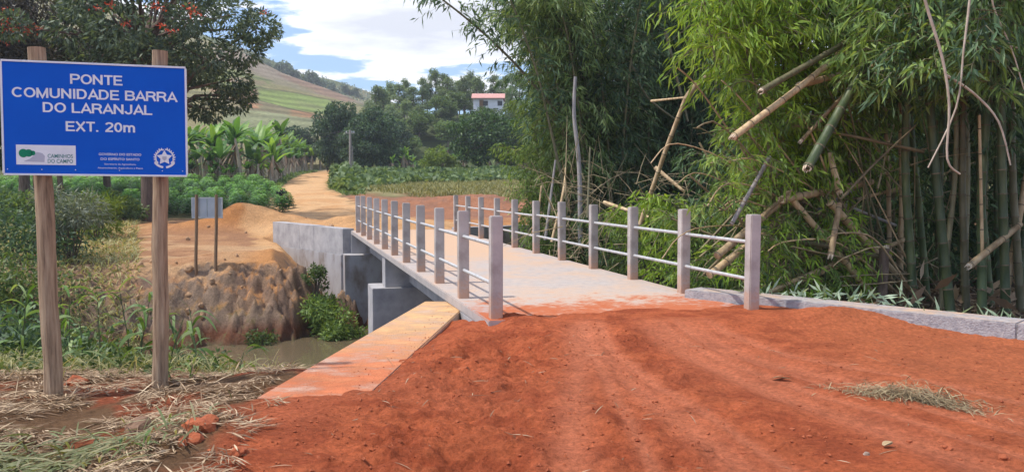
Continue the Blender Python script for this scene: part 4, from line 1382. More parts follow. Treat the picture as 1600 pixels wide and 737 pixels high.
for k, (px, py, Yd) in enumerate(elist):
    g0 = place(px, 200, Yd); topz = at(px, py, Yd).z
    sc = max(.35, (topz - g0.z) / (13 + k % 4))
    if k < 4:
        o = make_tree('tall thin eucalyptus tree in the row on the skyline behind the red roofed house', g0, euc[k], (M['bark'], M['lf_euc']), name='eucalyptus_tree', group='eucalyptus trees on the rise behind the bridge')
        o.scale = (max(sc, .6), max(sc, .6), sc); euc[k] = (o, [q for q in COL.objects if q.parent == o])
    else:
        o0, kd = euc[k % 4]
        copy_thing(o0, g0, (0, 0, k * 1.3), (max(sc, .75), max(sc, .75), sc), parent=kd)

rank_labels([q for q in COL.objects if q.get('category') and q.name.startswith('eucalyptus_tree')], 'tall thin eucalyptus tree, %s from the left in the row on the skyline')
mg = broad_tree(61, 4, 4.9, 3.9, 4.0, 60, 1.15, 330, .42, .2, .35, flat=.8, droop=.6)
mo = make_tree('dense dark mango tree with a paler top left of the utility pole', place(532, 262, 118), mg, (M['bark'], M['lf_mango']), name='mango_tree')
mo.scale = (.95, .95, 1.07)
mk = [k for k in COL.objects if k.parent == mo]
copy_thing(mo, place(580, 262, 113), (0, 0, 1.9), (1.0, .9, .95), 'dense dark mango tree right of the utility pole', parent=mk)
copy_thing(mo, place(555, 262, 122), (0, 0, 3.3), (.9, .9, .92), 'dense dark mango tree directly behind the utility pole', parent=mk)
copy_thing(mo, place(462, 262, 142), (0, 0, .9), (.95, .95, .8), 'low dark tree above the banana plants where the track bends', parent=mk)
copy_thing(mo, place(612, 262, 140), (0, 0, .4), (.8, .8, .8), 'dark tree at the right edge of the mango trees', parent=mk)
md = broad_tree(66, 4, 4.8, 3.4, 3.6, 34, 1.1, 330, .4, .18, .25, flat=.8)
m1_ = make_tree('round green tree below the house with the red roof', place(752, 262, 105), md, (M['bark'], leafmat('leaf_round_tree', (.03, .075, .022), (.15, .27, .07), .28, mid=(.065, .14, .04))), name='tree')
m1_.scale = (1.05, 1.05, 1.0)
k2 = [k for k in COL.objects if k.parent == m1_]
copy_thing(m1_, place(789, 262, 112), (0, 0, 1.4), .95, 'round green tree right of the one below the house', parent=k2)
m3 = make_tree('slender pale green tree on the slope above the banana plants', place(515, 262, 150), euc[1][1] and broad_tree(77, 6, 6.5, 2.6, 2.6, 16, 1.0, 200, .45, .2, .14), (M['bark'], M['lf_mid']))
k3 = [k for k in COL.objects if k.parent == m3]
for k, (px, Yd, s_, lb) in enumerate(((655, 148, 1.0, 'bushy green tree at the left end of the eucalyptus row'), (700, 145, .9, 'bushy green tree below the middle of the eucalyptus row'), (620, 144, 1.05, 'bushy green tree right behind the mango trees'),
        (640, 140, .75, 'small bushy tree below the eucalyptus row'), (690, 152, 1.15, 'tallest bushy tree left of the house'), (715, 158, .9, 'bushy tree just left of the house wall'), (820, 130, 1.2, 'bushy tree right of the house beside the bamboo'), (585, 150, 1.1, 'bushy tree behind the right mango tree'), (850, 120, 1.3, 'bushy tree half hidden by the left edge of the bamboo'), (768, 149, 1.0, 'bushy tree hiding the lower walls of the house'), (480, 150, .8, 'small tree on the slope left of the slender tree'), (800, 150, 1.0, 'bushy tree behind the right end of the house'))):
    copy_thing(m3, place(px, 262, Yd), (0, 0, k * 1.7), (s_ * .95, s_ * .95, s_ * .72), lb, parent=k3)

# trees along the hill crest
ct = broad_tree(88, 4, 4.6, 3.4, 2.6, 12, 1.6, 90, 1.1, .6, .3, flat=.7)
co = None
M['lf_far_hazed'] = leafmat('leaf_far_hazed', (.10, .14, .115), (.25, .31, .23), .25, mid=(.16, .21, .165))  # distance haze is put into this paler, bluer leaf colour
crest = [(300, 52, 1.3), (322, 62, 1.0), (345, 68, 1.2), (362, 74, .8), (385, 80, .9), (402, 86, 1.3), (420, 92, .9), (436, 97, 1.1), (449, 99, 1.5), (463, 104, 1.0), (478, 106, .9), (489, 103, 1.4), (505, 113, .8), (520, 116, .8), (540, 124, .9), (556, 130, .8)]
for k, (px, py, s_) in enumerate(crest):
    Yd = 455 if px > 395 else 345
    x_ = at(px, 200, Yd).x
    z_ = (hz2 if Yd > 400 else hz)(x_, Yd)
    if co is None:
        co = make_tree('small round tree standing on the crest of the hill', (x_, Yd, z_), ct, (M['bark'], M['lf_far_hazed']), group='trees along the crest of the hill')
        ck = [q for q in COL.objects if q.parent == co]; co.scale = (s_,) * 3
    else:
        copy_thing(co, (x_, Yd, z_ - .5), (0, 0, k * 2.1), s_ * .8, parent=ck)
rank_labels([q for q in COL.objects if q.get('group') == 'trees along the crest of the hill'], 'small round tree, %s from the left along the crest of the hill')
fl = MB(); npt = 700
u_ = rng.uniform(-.33, -.16, npt); Yp = rng.uniform(425, 470, npt)
for u1, y1_ in zip(u_, Yp):
    z_ = hz2(u1 * y1_, y1_); clump_leaves(fl, (u1 * y1_, y1_, z_ + .4), 1.2, 12, 1.1, .7)
tag(link('hill_scrub', fl.mesh('hill_scrub'), M['lf_far_hazed']), 'low dark scrub covering the top of the far hill', 'scrub', kind='stuff')

# ================================================================== COFFEE
def coffee_mesh(seed):
    rd = random.Random(seed); mb = MB()
    for lay in range(9):
        z_ = .15 + lay * .155; R_ = .98 * math.sqrt(max(.04, 1 - (z_ / 1.62) ** 2.2)) * rd.uniform(.9, 1.1)
        nb = 13 - lay
        for b_ in range(nb):
            a = b_ / nb * 6.283 + rd.uniform(-.25, .25) + lay
            n_ = 13
            tt = np.linspace(.35, 1, n_)
            P = np.stack([math.cos(a) * R_ * tt, math.sin(a) * R_ * tt, z_ + .16 * np.sin(tt * 2.2) - .1 * tt ** 2], 1) + rng.normal(size=(n_, 3)) * .03
            sd = np.where(np.arange(n_) % 2 == 0, 1, -1)[:, None]
            D = np.array([math.cos(a), math.sin(a), -.25]) * .6 + sd * np.array([-math.sin(a), math.cos(a), -.15])
            mb.leaves(P, D, .22, .10, up=np.tile([0, 0, 1.0], (n_, 1)), v=np.clip(.0 + .4 * tt * rng.random(n_) + .65 * (lay / 8) ** 1.5, 0, 1))  # leaf tone by layer paints lit tops and shade lower down
    return mb.mesh('foliage')


cm = [coffee_mesh(s) for s in range(4)]
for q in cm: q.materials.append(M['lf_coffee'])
stem = MB().tube([(0, 0, -.3), (0, 0, .7), (.02, 0, 1.3)], [.035, .03, .012], 6).mesh('stem'); stem.materials.append(M['bark'])
cnt = 0
rd = random.Random(5)
for ri, yr in enumerate([44.3, 46.2, 48.2, 50.3, 52.5, 54.8, 57.2, 59.8, 62.6, 65.6, 68.8, 72.2, 75.2]):
    xr = np.interp(yr, [44, 46.8, 52, 58, 66, 74], [-13.7, -13.0, -14.6, -17.2, -20.4, -23.4])
    if ri == 0: xr = -14.6
    x_ = xr + .25; inrow = 0
    while x_ > -0.635 * yr - 1:
        yy_ = yr + rd.uniform(-.2, .2)
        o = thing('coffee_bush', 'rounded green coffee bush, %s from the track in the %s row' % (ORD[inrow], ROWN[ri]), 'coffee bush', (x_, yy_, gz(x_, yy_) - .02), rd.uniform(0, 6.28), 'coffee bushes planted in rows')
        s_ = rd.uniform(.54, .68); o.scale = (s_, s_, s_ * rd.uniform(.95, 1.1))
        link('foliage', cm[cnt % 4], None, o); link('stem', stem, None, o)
        cnt += 1; inrow += 1
        x_ -= rd.uniform(1.2, 1.45)
print('coffee', cnt)

# ================================================================== BANANA PLANTS
def banana(seed, h, nl, L, W, up=1.0):
    rd = random.Random(seed)
    tr, lf, dr = MB(), MB(), MB()
    lean = Vector((rd.uniform(-.15, .15), rd.uniform(-.1, .1), 0)) * h
    tr.tube([(0, 0, -.3), lean * .3 + Vector((0, 0, h * .4)), lean + Vector((0, 0, h))], [.19, .15, .08], 8)
    for k in range(nl):
        a = k * 2.4 + rd.uniform(-.3, .3); el = rd.uniform(.75, 1.45) * up
        base = lean + Vector((0, 0, h - .1)); L_ = L * rd.uniform(.7, 1.1)
        hd = Vector((math.cos(a), math.sin(a), 0)); seg = 7
        side = Vector((-math.sin(a), math.cos(a), 0))
        pts = []; p = base.copy(); ang = el
        for s_ in range(seg + 1):
            pts.append(p.copy())
            p = p + (hd * math.cos(ang) + Vector((0, 0, math.sin(ang)))) * (L_ / seg)
            ang -= rd.uniform(.08, .26)
        V, v_ = [], []
        for s_, q in enumerate(pts):
            w_ = W * (0.12 if s_ == 0 else math.sin(math.pi * (.12 + .86 * s_ / seg)) ** .6) * .5
            dz = -.25 * w_
            V += [q - side * w_ + Vector((0, 0, dz)), q, q + side * w_ + Vector((0, 0, dz))]
        F = []
        for s_ in range(seg):
            b_ = s_ * 3
            F += [[b_, b_ + 1, b_ + 4, b_ + 3], [b_ + 1, b_ + 2, b_ + 5, b_ + 4]]
        vv = rd.random()
        lf.add([tuple(q) for q in V], F, np.clip(vv + rng.normal(size=len(V)) * .08, 0, 1))
    # dry hanging leaves round the stem
    n_ = 4
    P = np.tile(np.array(lean * .8) + np.array([0, 0, h * .88]), (n_, 1)) + rng.normal(size=(n_, 3)) * .08
    dr.strips(P, rdir(n_) * np.array([1, 1, .2]) + np.array([0, 0, -.9]), h * .5, .2, .25, 4)
    return tr, lf, dr


M['banana_stem'] = solid('banana_stem', (.20, .16, .11), (.48, .42, .32), 5, .85, .5, 18, stretch=(3, 3, .5))
M['lf_brown'] = leafmat('dead_leaf', (.13, .085, .05), (.34, .25, .16), .2, .8, mid=(.22, .15, .10), tint=(1, .8, .6))
bproto = []
def banana_thing(k, loc, rz, label, group):
    tr, lf, dr = bananas[k]
    o = thing('banana_plant', label, 'banana plant', loc, rz, group)
    part('stem', tr, M['banana_stem'], o, True, False); part('foliage', lf, M['lf_banana'], o, False, False); part('dead_leaves', dr, M['lf_brown'], o, False, False)
    return o, [q for q in COL.objects if q.parent == o]


bananas = [banana(1, 2.6, 9, 2.1, .5), banana(2, 3.1, 8, 2.3, .52), banana(3, 1.9, 8, 2.0, .5, 1.1), banana(4, 3.6, 9, 2.3, .5), banana(5, 2.5, 7, 2.2, .55, 1.15)]
BL1 = 'tall banana plant with brown stem between the coffee rows and the dirt track'
rd = random.Random(9)
spots = []; names = []
BYR = (77, 79.5, 82.5, 86, 90, 95, 101, 108, 115, 122, 129)
for yr in BYR:
    xr = float(np.interp(yr, RYS, RXC) - np.interp(yr, RYS, RHW)) - 1.2
    lo = ((270 if yr < 100 else 400) - 800) / FPX * yr
    x_ = xr; inrow = 0
    while x_ > lo:
        spots.append((x_ + rd.uniform(-.3, .3), yr + rd.uniform(-.6, .6))); names.append('tall banana plant, %s from the track in the %s line behind the coffee' % (ORD[inrow], ROWN[BYR.index(yr)])); inrow += 1; x_ -= rd.uniform(1.2, 2.0)
for _ in range(16):
    spots.append((at(rd.uniform(440, 520), 200, 140).x, rd.uniform(131, 146))); names.append('distant banana plant where the track bends out of sight')
for k, (x_, y_) in enumerate(spots):
    i_ = rd.choice([0, 1, 1, 3, 4, 2, 2, 4]); s_ = rd.uniform(1.0, 1.3)
    if y_ < 100 and rd.random() < .9 and bproto and len(bproto) > 2 and bproto[2]:
        xs, ys = x_ + rd.uniform(-.9, .9), y_ - rd.uniform(.5, 1.2)
        copy_thing(bproto[2][0], (xs, ys, gz(xs, ys)), (0, 0, rd.uniform(0, 6.28)), rd.uniform(.45, .8), names[k].replace('tall', 'short young'), 'banana plants along the left of the track', parent=bproto[2][1])
    if y_ > 128 and abs(x_ - np.interp(y_, RYS, RXC)) < 3.5: continue
    if i_ >= len(bproto) or True:
        while len(bproto) <= i_: bproto.append(None)
    l_ = (x_, y_, gz(x_, y_))
    if bproto[i_] is None:
        bproto[i_] = banana_thing(i_, l_, rd.uniform(0, 6), names[k], 'banana plants along the left of the track'); bproto[i_][0].scale = (s_,) * 3
    else:
        copy_thing(bproto[i_][0], l_, (0, 0, rd.uniform(0, 6.28)), s_, names[k], 'banana plants along the left of the track', parent=bproto[i_][1])
BL2 = 'banana plant in the long row at the back of the field right of the track'
for k in range(64):
    px = rd.uniform(612, 850); Yd = rd.uniform(108, 118) if k % 3 else rd.uniform(118, 126)
    p = place(px, 255, Yd); i_ = k % 5
    if bproto[i_] is None: bproto[i_] = banana_thing(i_, p, 0, BL2, 'banana plants behind the field')
    copy_thing(bproto[i_][0], p, (0, 0, rd.uniform(0, 6.28)), rd.uniform(.5, .75), BL2, 'banana plants behind the field', parent=bproto[i_][1])
# yellow-green shrub
sh = broad_tree(93, .8, 1.6, 2.3, 1.5, 22, .8, 200, .3, .14, .06)
s1 = make_tree('rounded yellow green shrub standing among the far banana plants', place(686, 255, 106), sh, (M['bark'], M['lf_lime']), 'shrub', 'shrub')
# crop field: broad-leaved plants nearer the track, dry grass to the right
fd = MB(); n_ = 26000
Yf = rng.uniform(56, 106, n_) ; pxf = rng.uniform(478, 850, n_)
Xf = (pxf - 800) / FPX * Yf
xcf = np.interp(Yf, RYS, RXC) + np.interp(Yf, RYS, RHW)
lowb = np.interp(pxf, [478, 560, 640, 850], [62, 62, 72, 82])
tf = fbm(Xf, Yf, 3.0, 3, 71)
ok = (Xf > xcf + .4) & (Yf > lowb + 3 * tf)
Xf, Yf, tf, pxf = Xf[ok], Yf[ok], tf[ok], pxf[ok]
Zf = H(Xf, Yf)
hgt = (.35 + .9 * np.clip(tf + .35, 0, 1)) * rng.random(len(Xf)) ** .5 * (1 + .5 * (pxf < 560))
fd.leaves(np.stack([Xf, Yf, Zf + hgt], 1), rdir(len(Xf), .2) + np.array([0, 0, .1]), .55, .42, bend=.2)
tag(link('crop_field', fd.mesh('crop_field'), leafmat('leaf_crop', (.07, .13, .05), (.34, .44, .22), .35, mid=(.17, .26, .10))), 'broad leaved green crop covering the field right of the track', 'crop', kind='stuff')
gr = MB(); n_ = 30000
Yf = rng.uniform(50, 100, n_); pxf = rng.uniform(545, 870, n_); Xf = (pxf - 800) / FPX * Yf
lowb = np.interp(pxf, [545, 600, 700, 760, 850], [62, 58, 56, 52, 47])
tf = fbm(Xf, Yf, 2.5, 3, 73)
ok = (Yf > lowb + 5 * tf) & (rng.random(n_) < np.interp(pxf, [545, 640, 850], [.15, .8, 1]) * np.interp(Yf, [50, 75, 100], [1, .95, .45]))
Xf, Yf = Xf[ok], Yf[ok]
gr.strips(np.stack([Xf, Yf, H(Xf, Yf) - .05], 1), rdir(len(Xf)) * .55 + np.array([0, 0, 1]), rng.uniform(.5, 1.05, len(Xf)), .07, .35, 2)
tag(link('dry_grass', gr.mesh('dry_grass'), M['lf_drygreen']), 'pale dry grass along the front of the field behind the bridge', 'grass', kind='stuff')
# verges of the track
vg = MB(); n_ = 9000
Yf = rng.uniform(58, 128, n_); sgn = rng.random(n_) < .5
xl = np.interp(Yf, RYS, RXC); hwf = np.interp(Yf, RYS, RHW)
Xf = np.where(sgn, xl - hwf - rng.uniform(.1, 1.6, n_), xl + hwf + rng.uniform(.2, 1.8, n_))
vg.strips(np.stack([Xf, Yf, H(Xf, Yf) - .05], 1), rdir(n_) * .7 + np.array([0, 0, 1]), rng.uniform(.3, .8, n_), .09, .4, 2)
tag(link('verge_grass', vg.mesh('verge_grass'), M['lf_weed']), 'green weeds along both edges of the dirt track', 'grass', kind='stuff')

# ================================================================== HOUSE, POLE, RIDER
M['wall_white'] = solid('house_wall', (.62, .62, .66), (.75, .75, .78), 2, .9, .2)
M['roof_red'] = solid('roof_tile', (.42, .20, .17), (.60, .34, .30), 6, .85, .4, 14)
M['dark_glass'] = solid('window_dark', (.02, .025, .03), (.05, .05, .06), 3, .2, 0)
hp = at(762, 172, 160); hzg = gz(hp.x, 160)
zr_, ze_, zb_ = at(760, 146, 160).z, at(760, 154, 160).z, hzg - .5
hs = thing('house', 'small white farmhouse with a pinkish red tiled roof among the trees', 'house', (hp.x, 160, hzg))
hx0, hx1 = at(737, 150, 160).x, at(789, 150, 160).x
part('wall', MB().box(((hx0 + hx1) / 2, 161.5, (zb_ + ze_) / 2), (1, 0, 0), (0, 1, 0), Zv, ((hx1 - hx0) / 2 - .35, 2.4, (ze_ - zb_) / 2)), M['wall_white'], hs)
rfm = MB()
for sg_ in (-1, 1):
    y_e = 161.5 + sg_ * 3.0
    rfm.add([(hx0, y_e, ze_ - .15), (hx1, y_e, ze_ - .15), (hx1, 161.5, zr_), (hx0, 161.5, zr_), (hx0, y_e, ze_ - .03), (hx1, y_e, ze_ - .03), (hx1, 161.5, zr_ + .12), (hx0, 161.5, zr_ + .12)],
            [[0, 1, 2, 3], [4, 5, 6, 7], [0, 1, 5, 4], [0, 3, 7, 4], [1, 2, 6, 5]])
part('roof', rfm, M['roof_red'], hs)
gb = MB()
gb.add([(hx0 + .35, 159.1, ze_ - .1), (hx0 + .35, 163.9, ze_ - .1), (hx0 + .35, 161.5, zr_ - .1), (hx0 + .35, 161.5, zr_ - .1)], [[0, 1, 2, 2]])
part('gable', gb, M['wall_white'], hs)
for wx in (.42, .85):
    part('window', MB().box((hx0 + (hx1 - hx0) * wx, 159.08, ze_ - 1.0), (1, 0, 0), (0, 1, 0), Zv, (.45, .04, .45)), M['dark_glass'], hs)
part('door', MB().box((hx0 + (hx1 - hx0) * .3, 159.08, ze_ - 1.3), (1, 0, 0), (0, 1, 0), Zv, (.4, .04, .95)), M['plank_wood'], hs)

pp = place(548, 305, 92); ptop = at(547, 203, 92)
M['pole'] = solid('pole_concrete', (.22, .19, .17), (.34, .30, .27), 4, .85, .3, 20)
po = thing('utility_pole', 'weathered utility pole carrying wires beside the dirt track', 'utility pole', pp)
part('pole', MB().tube([pp - Vector((0, 0, .5)), Vector((ptop.x, 92, ptop.z))], [.19, .12], 8), M['pole'], po, True)
part('pole_brace', MB().tube([pp - Vector((-.32, 0, .5)), Vector((pp.x + .24, 92, pp.z + 3.6))], [.06, .05], 8), M['pole'], po, True)
part('crossarm', MB().box((ptop.x, 92, ptop.z - .35), (1, 0, 0), (0, 1, 0), Zv, (.5, .05, .05)), M['pole'], po)
for dx in (-.42, 0.2, .42):
    part('insulator', MB().tube([(ptop.x + dx, 92, ptop.z - .29), (ptop.x + dx, 92, ptop.z - .1)], [.05, .03], 6), M['wall_white'], po)
for dz, x2, y2 in ((-.12, -60, 118), (-.5, -60, 118), (-.9, -60, 118), (-.12, 45, 104), (-.5, 45, 104), (-.9, 45, 104)):
    a = Vector((ptop.x, 92, ptop.z + dz)); b_ = Vector((x2, y2, ptop.z + dz + 1))
    P_ = [a.lerp(b_, f) - Vector((0, 0, 3.2 * f * (1 - f))) for f in np.linspace(0, 1, 14)]
    part('wire', MB().tube(P_, .012, 4), M['dark_glass'], po)

# motorcyclist riding away up the track
mcx = at(513, 268, 126).x; mcz = gz(mcx, 126)
M['dark_cloth'] = solid('dark_clothes', (.012, .014, .03), (.03, .03, .05), 20, .8, .2)
M['rubber'] = solid('tyre_rubber', (.01, .01, .01), (.03, .03, .03), 20, .8, .2)
mcy = thing('motorcycle', 'dark motorcycle carrying a rider on the distant dirt track', 'motorcycle', (mcx, 126, mcz))
for dy in (-.62, .62):
    w_ = part('wheel', MB().tube([Vector((0, dy + .3 * math.cos(a), .31 + .3 * math.sin(a))) for a in np.linspace(0, 2 * math.pi, 15)], .045, 6), M['rubber'], mcy, True, False)
part('tank', MB().tube([(0, -.1, .72), (0, .12, .8), (0, .32, .78)], [.1, .15, .08], 8), M['dark_cloth'], mcy, True, False)
part('engine', MB().box((0, .02, .42), (1, 0, 0), (0, 1, 0), Zv, (.14, .22, .17), .03), M['rubber'], mcy, False, False)
part('seat', MB().box((0, -.4, .78), (1, 0, 0), (0, 1, 0), Zv, (.12, .3, .05), .02), M['rubber'], mcy, False, False)
part('handlebar', MB().tube([(-.36, .35, 1.02), (0, .42, .96), (.36, .35, 1.02)], .018, 6), M['metal'], mcy, True, False)
part('fork', MB().tube([(0, .62, .31), (0, .42, .96)], .03, 6), M['metal'], mcy, True, False)


def skin_person(loc, joints, edges, radii, mat):
    me_ = bpy.data.meshes.new('person'); me_.from_pydata(joints, edges, [])
    o = link('person', me_, mat, None, loc)
    sk = o.modifiers.new('skin', 'SKIN'); o.modifiers.new('sub', 'SUBSURF').levels = 1
    for k, r_ in enumerate(radii): me_.skin_vertices[0].data[k].radius = (r_, r_)
    me_.skin_vertices[0].data[0].use_root = True
    return o


J = [(0, -.35, .88), (0, -.32, 1.12), (0, -.25, 1.38), (0, -.2, 1.52), (0, -.17, 1.66), (0, -.15, 1.76),
     (-.2, -.24, 1.36), (-.33, .02, 1.2), (-.33, .3, 1.06), (.2, -.24, 1.36), (.33, .02, 1.2), (.33, .3, 1.06),
     (-.13, -.33, .86), (-.26, .1, .78), (-.22, -.02, .38), (.13, -.33, .86), (.26, .1, .78), (.22, -.02, .38)]
Eg = [(0, 1), (1, 2), (2, 3), (3, 4), (4, 5), (2, 6), (6, 7), (7, 8), (2, 9), (9, 10), (10, 11), (0, 12), (12, 13), (13, 14), (0, 15), (15, 16), (16, 17)]
Rr = [.15, .15, .17, .06, .11, .09, .07, .05, .04, .07, .05, .04, .1, .08, .06, .1, .08, .06]
pe = skin_person((mcx, 126, mcz), J, Eg, Rr, M['dark_cloth'])
tag(pe, 'person in dark clothes riding the motorcycle on the distant track', 'person')
# dry dark plant standing at the end of the coffee rows
dp = place(441, 325, 46.6)
ds = thing('dry_weed', 'dark dried weed stalk with black tufts at the right end of the coffee rows', 'weed', dp)
tp_ = at(441, 301, 46.6)
part('stalk', MB().tube([dp, dp.lerp(tp_, .5) + Vector((.04, 0, 0)), tp_], .025, 5), M['bark'], ds)
for px, py, r_ in ((436, 300, .11), (444, 299, .12), (440, 302, .09), (446, 313, .09), (447, 322, .1), (441, 316, .07)):
    mb = MB(); c_ = at(px, py, 46.6); clump_leaves(mb, c_, r_, 40, .12, .07, shell=.1, flat=.6)
    part('seed_head', mb, M['dark_cloth'], ds)

hz_mat = bpy.data.materials.new('haze'); hz_mat.use_nodes = True
hn = hz_mat.node_tree.nodes; hl_ = hz_mat.node_tree.links; hn.clear()
ho = hn.new('ShaderNodeOutputMaterial'); hv_ = hn.new('ShaderNodeVolumePrincipled')
hv_.inputs['Color'].default_value = (.86, .91, 1.0, 1); hv_.inputs['Density'].default_value = .00045
hl_.new(hv_.outputs[0], ho.inputs['Volume'])
hb = MB().box((0, 690, 126), (1, 0, 0), (0, 1, 0), (0, 0, 1), (1700, 900, 134))
tag(link('haze', hb.mesh('haze'), hz_mat), kind='stuff')

# ================================================================== BAMBOO
def culm_tube(mb, nodes, P, r0, r1, n=9, spacing=.34):
    """segmented cane: slightly swollen rings at each node"""
    P = [Vector(p) for p in P]
    Ls = [0]
    for a, b_ in zip(P, P[1:]): Ls.append(Ls[-1] + (b_ - a).length)
    tot = Ls[-1]
    def pos(d):
        k = min(max(int(np.searchsorted(Ls, d)) - 1, 0), len(P) - 2)
        return P[k].lerp(P[k + 1], (d - Ls[k]) / max(Ls[k + 1] - Ls[k], 1e-6))
    d = 0; Q, R = [], []
    while d < tot:
        r_ = r0 + (r1 - r0) * d / tot
        Q += [pos(d), pos(min(d + .018, tot)), pos(min(d + .04, tot))]; R += [r_, r_ * 1.10, r_ * .98]
        if d + spacing * .6 < tot: Q.append(pos(d + spacing * .6)); R.append(r_ * .97)
        if nodes is not None:
            e = pos(min(d + .03, tot)); f = pos(max(min(d + .012, tot - .01), 0))
            if (e - f).length > 1e-3: nodes.tube([f, e], [r_ * 1.12, r_ * 1.12], n, cap=False)
        d += spacing
    Q.append(P[-1]); R.append(r1)
    Qf, Rf = [Q[0]], [R[0]]
    for q, r_ in zip(Q[1:], R[1:]):
        if (q - Qf[-1]).length > 2e-3: Qf.append(q); Rf.append(r_)
    mb.tube(Qf, Rf, n)
    return pos, tot


def smooth_path(pts, k=6):
    P = [Vector(p) for p in pts]
    out = []
    for i_ in range(len(P) - 1):
        p0 = P[max(i_ - 1, 0)]; p1 = P[i_]; p2 = P[i_ + 1]; p3 = P[min(i_ + 2, len(P) - 1)]
        for j_ in range(k):
            t_ = j_ / k
            out.append(.5 * ((2 * p1) + (p2 - p0) * t_ + (2 * p0 - 5 * p1 + 4 * p2 - p3) * t_ ** 2 + (3 * p1 - p0 - 3 * p2 + p3) * t_ ** 3))
    out.append(P[-1])
    return out


def foliage_along(lf, br, pos, tot, f0, f1, every, per, blen, nleaf, L, W, rd, droop=.8, bias=(0, 0, 0)):
    d = f0 * tot
    while d < f1 * tot:
        b0 = pos(d)
        for _ in range(per):
            a = rd.uniform(0, 6.283); up_ = rd.uniform(-.1, .8)
            dr = Vector((math.cos(a) + bias[0], math.sin(a) + bias[1], up_ + bias[2])).normalized()
            Lb = blen * rd.uniform(.5, 1.15); seg = 5
            pts = [b0]; p_ = b0.copy(); v_ = dr.copy()
            for s_ in range(seg):
                p_ = p_ + v_ * (Lb / seg); v_ = (v_ + Vector((0, 0, -droop * .35))).normalized(); pts.append(p_.copy())
            br.tube([pts[0], pts[2], pts[-1]], [.008, .005, .002], 4, cap=False)
            tt = np.sort(np.array([rd.random() for _ in range(nleaf)])) ** .7 * seg
            k = np.minimum(tt.astype(int), seg - 1); f_ = (tt - k)[:, None]
            A_ = np.array([tuple(q) for q in pts])
            B_ = A_[k] * (1 - f_) + A_[k + 1] * f_
            D_ = (A_[k + 1] - A_[k]); D_ /= np.linalg.norm(D_, axis=1, keepdims=True)
            B_ = B_ + rng.normal(size=B_.shape) * .05 * blen
            D_ = D_ * .6 + rdir(nleaf) * .75 + np.array([0, 0, -.45])
            lf.leaves(B_, D_, L * rng.uniform(.6, 1.25, nleaf), W * rng.uniform(.7, 1.2, nleaf), bend=.12)
        d += every * rd.uniform(.7, 1.3)


def bamboo(label, pts, r0, r1, mat_c, mat_l, seed, f0=.2, f1=1, every=.35, per=3, blen=1.1, nleaf=16, L=.2, W=.032, group=None, droop=.8, bias=(0, 0, 0), base=None, cat='bamboo', nodes=True):
    rd = random.Random(seed)
    P = smooth_path(pts)
    base = Vector(base) if base is not None else Vector(P[0])
    o = thing('bamboo', label, cat, base, 0, group)
    c_, nd, lf, tw = MB(), MB(), MB(), MB()
    pos, tot = culm_tube(c_, nd if nodes else None, P, r0, r1)
    part('culm', c_, mat_c, o, True)
    if nodes and nd.n: tag(part('culm_rings', nd, M['node_dark'], o), kind='stuff')
    if nleaf:
        foliage_along(lf, tw, pos, tot, f0, f1, every, per, blen, nleaf, L, W, rd, droop, bias)
        part('foliage', lf, mat_l, o); 
        part('twigs', tw, M['culm_olive'], o)
    return o


# --- far grove (behind the right railing): prototypes copied with their parts
GA = 'bamboo stems of the dark grove behind the right railing'
protoA = []
M['lf_bamsunlit'] = leafmat('leaf_bamboo_sunlit_edge', (.08, .14, .05), (.33, .43, .17), .42, mid=(.17, .26, .095))  # paler leaf copy paints sunlight on the grove's left side
for k, (lx, ly, h, ml) in enumerate(((-.8, 0, 12, 'lf_bamsunlit'), (1.2, -.6, 13, 'lf_bamdark'), (-.6, -1.6, 11, 'lf_bamdark'), (.5, 1.0, 12.5, 'lf_bamdark'), (-1.3, -.8, 10.5, 'lf_bamsunlit'))):
    pts = [(0, 0, -.4), (lx * .1, ly * .1, h * .3), (lx * .45, ly * .45, h * .65), (lx * 1.1, ly * 1.1, h * .9), (lx * 1.9, ly * 1.9, h * .95)]
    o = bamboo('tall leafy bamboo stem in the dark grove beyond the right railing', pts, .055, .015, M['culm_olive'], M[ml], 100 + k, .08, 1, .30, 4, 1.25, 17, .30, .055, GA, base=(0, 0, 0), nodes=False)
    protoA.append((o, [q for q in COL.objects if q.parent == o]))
rdA = random.Random(77)
spotsA = []
for k in range(26): spotsA.append((rdA.uniform(878, 965), rdA.uniform(26.5, 30), rdA.choice([0, 4, 4, 0, 2])))
for k in range(34): spotsA.append((rdA.uniform(965, 1130), rdA.uniform(29, 34), rdA.choice([1, 2, 3])))
for k in range(26): spotsA.append((rdA.uniform(930, 1400), rdA.uniform(33, 38), rdA.choice([1, 2, 3])))
for k in range(12): spotsA.append((rdA.uniform(1180, 1650), rdA.uniform(22, 30), rdA.choice([1, 2, 3])))
used = set()
for k, (px, Yd, i_) in enumerate(spotsA):
    x_ = (px - 800) / FPX * Yd
    l_ = Vector((x_, Yd, max(gz(x_, Yd), -3.2)))
    o, kd = protoA[i_]
    rz_ = rdA.uniform(-.5, .5) if i_ in (0, 4) else rdA.uniform(0, 6.28)
    s_ = rdA.uniform(.9, 1.15)
    if i_ not in used:
        used.add(i_); o.location = l_; o.rotation_euler = (0, 0, rz_); o.scale = (s_,) * 3
    else:
        copy_thing(o, l_, (0, 0, rz_), s_, parent=kd)
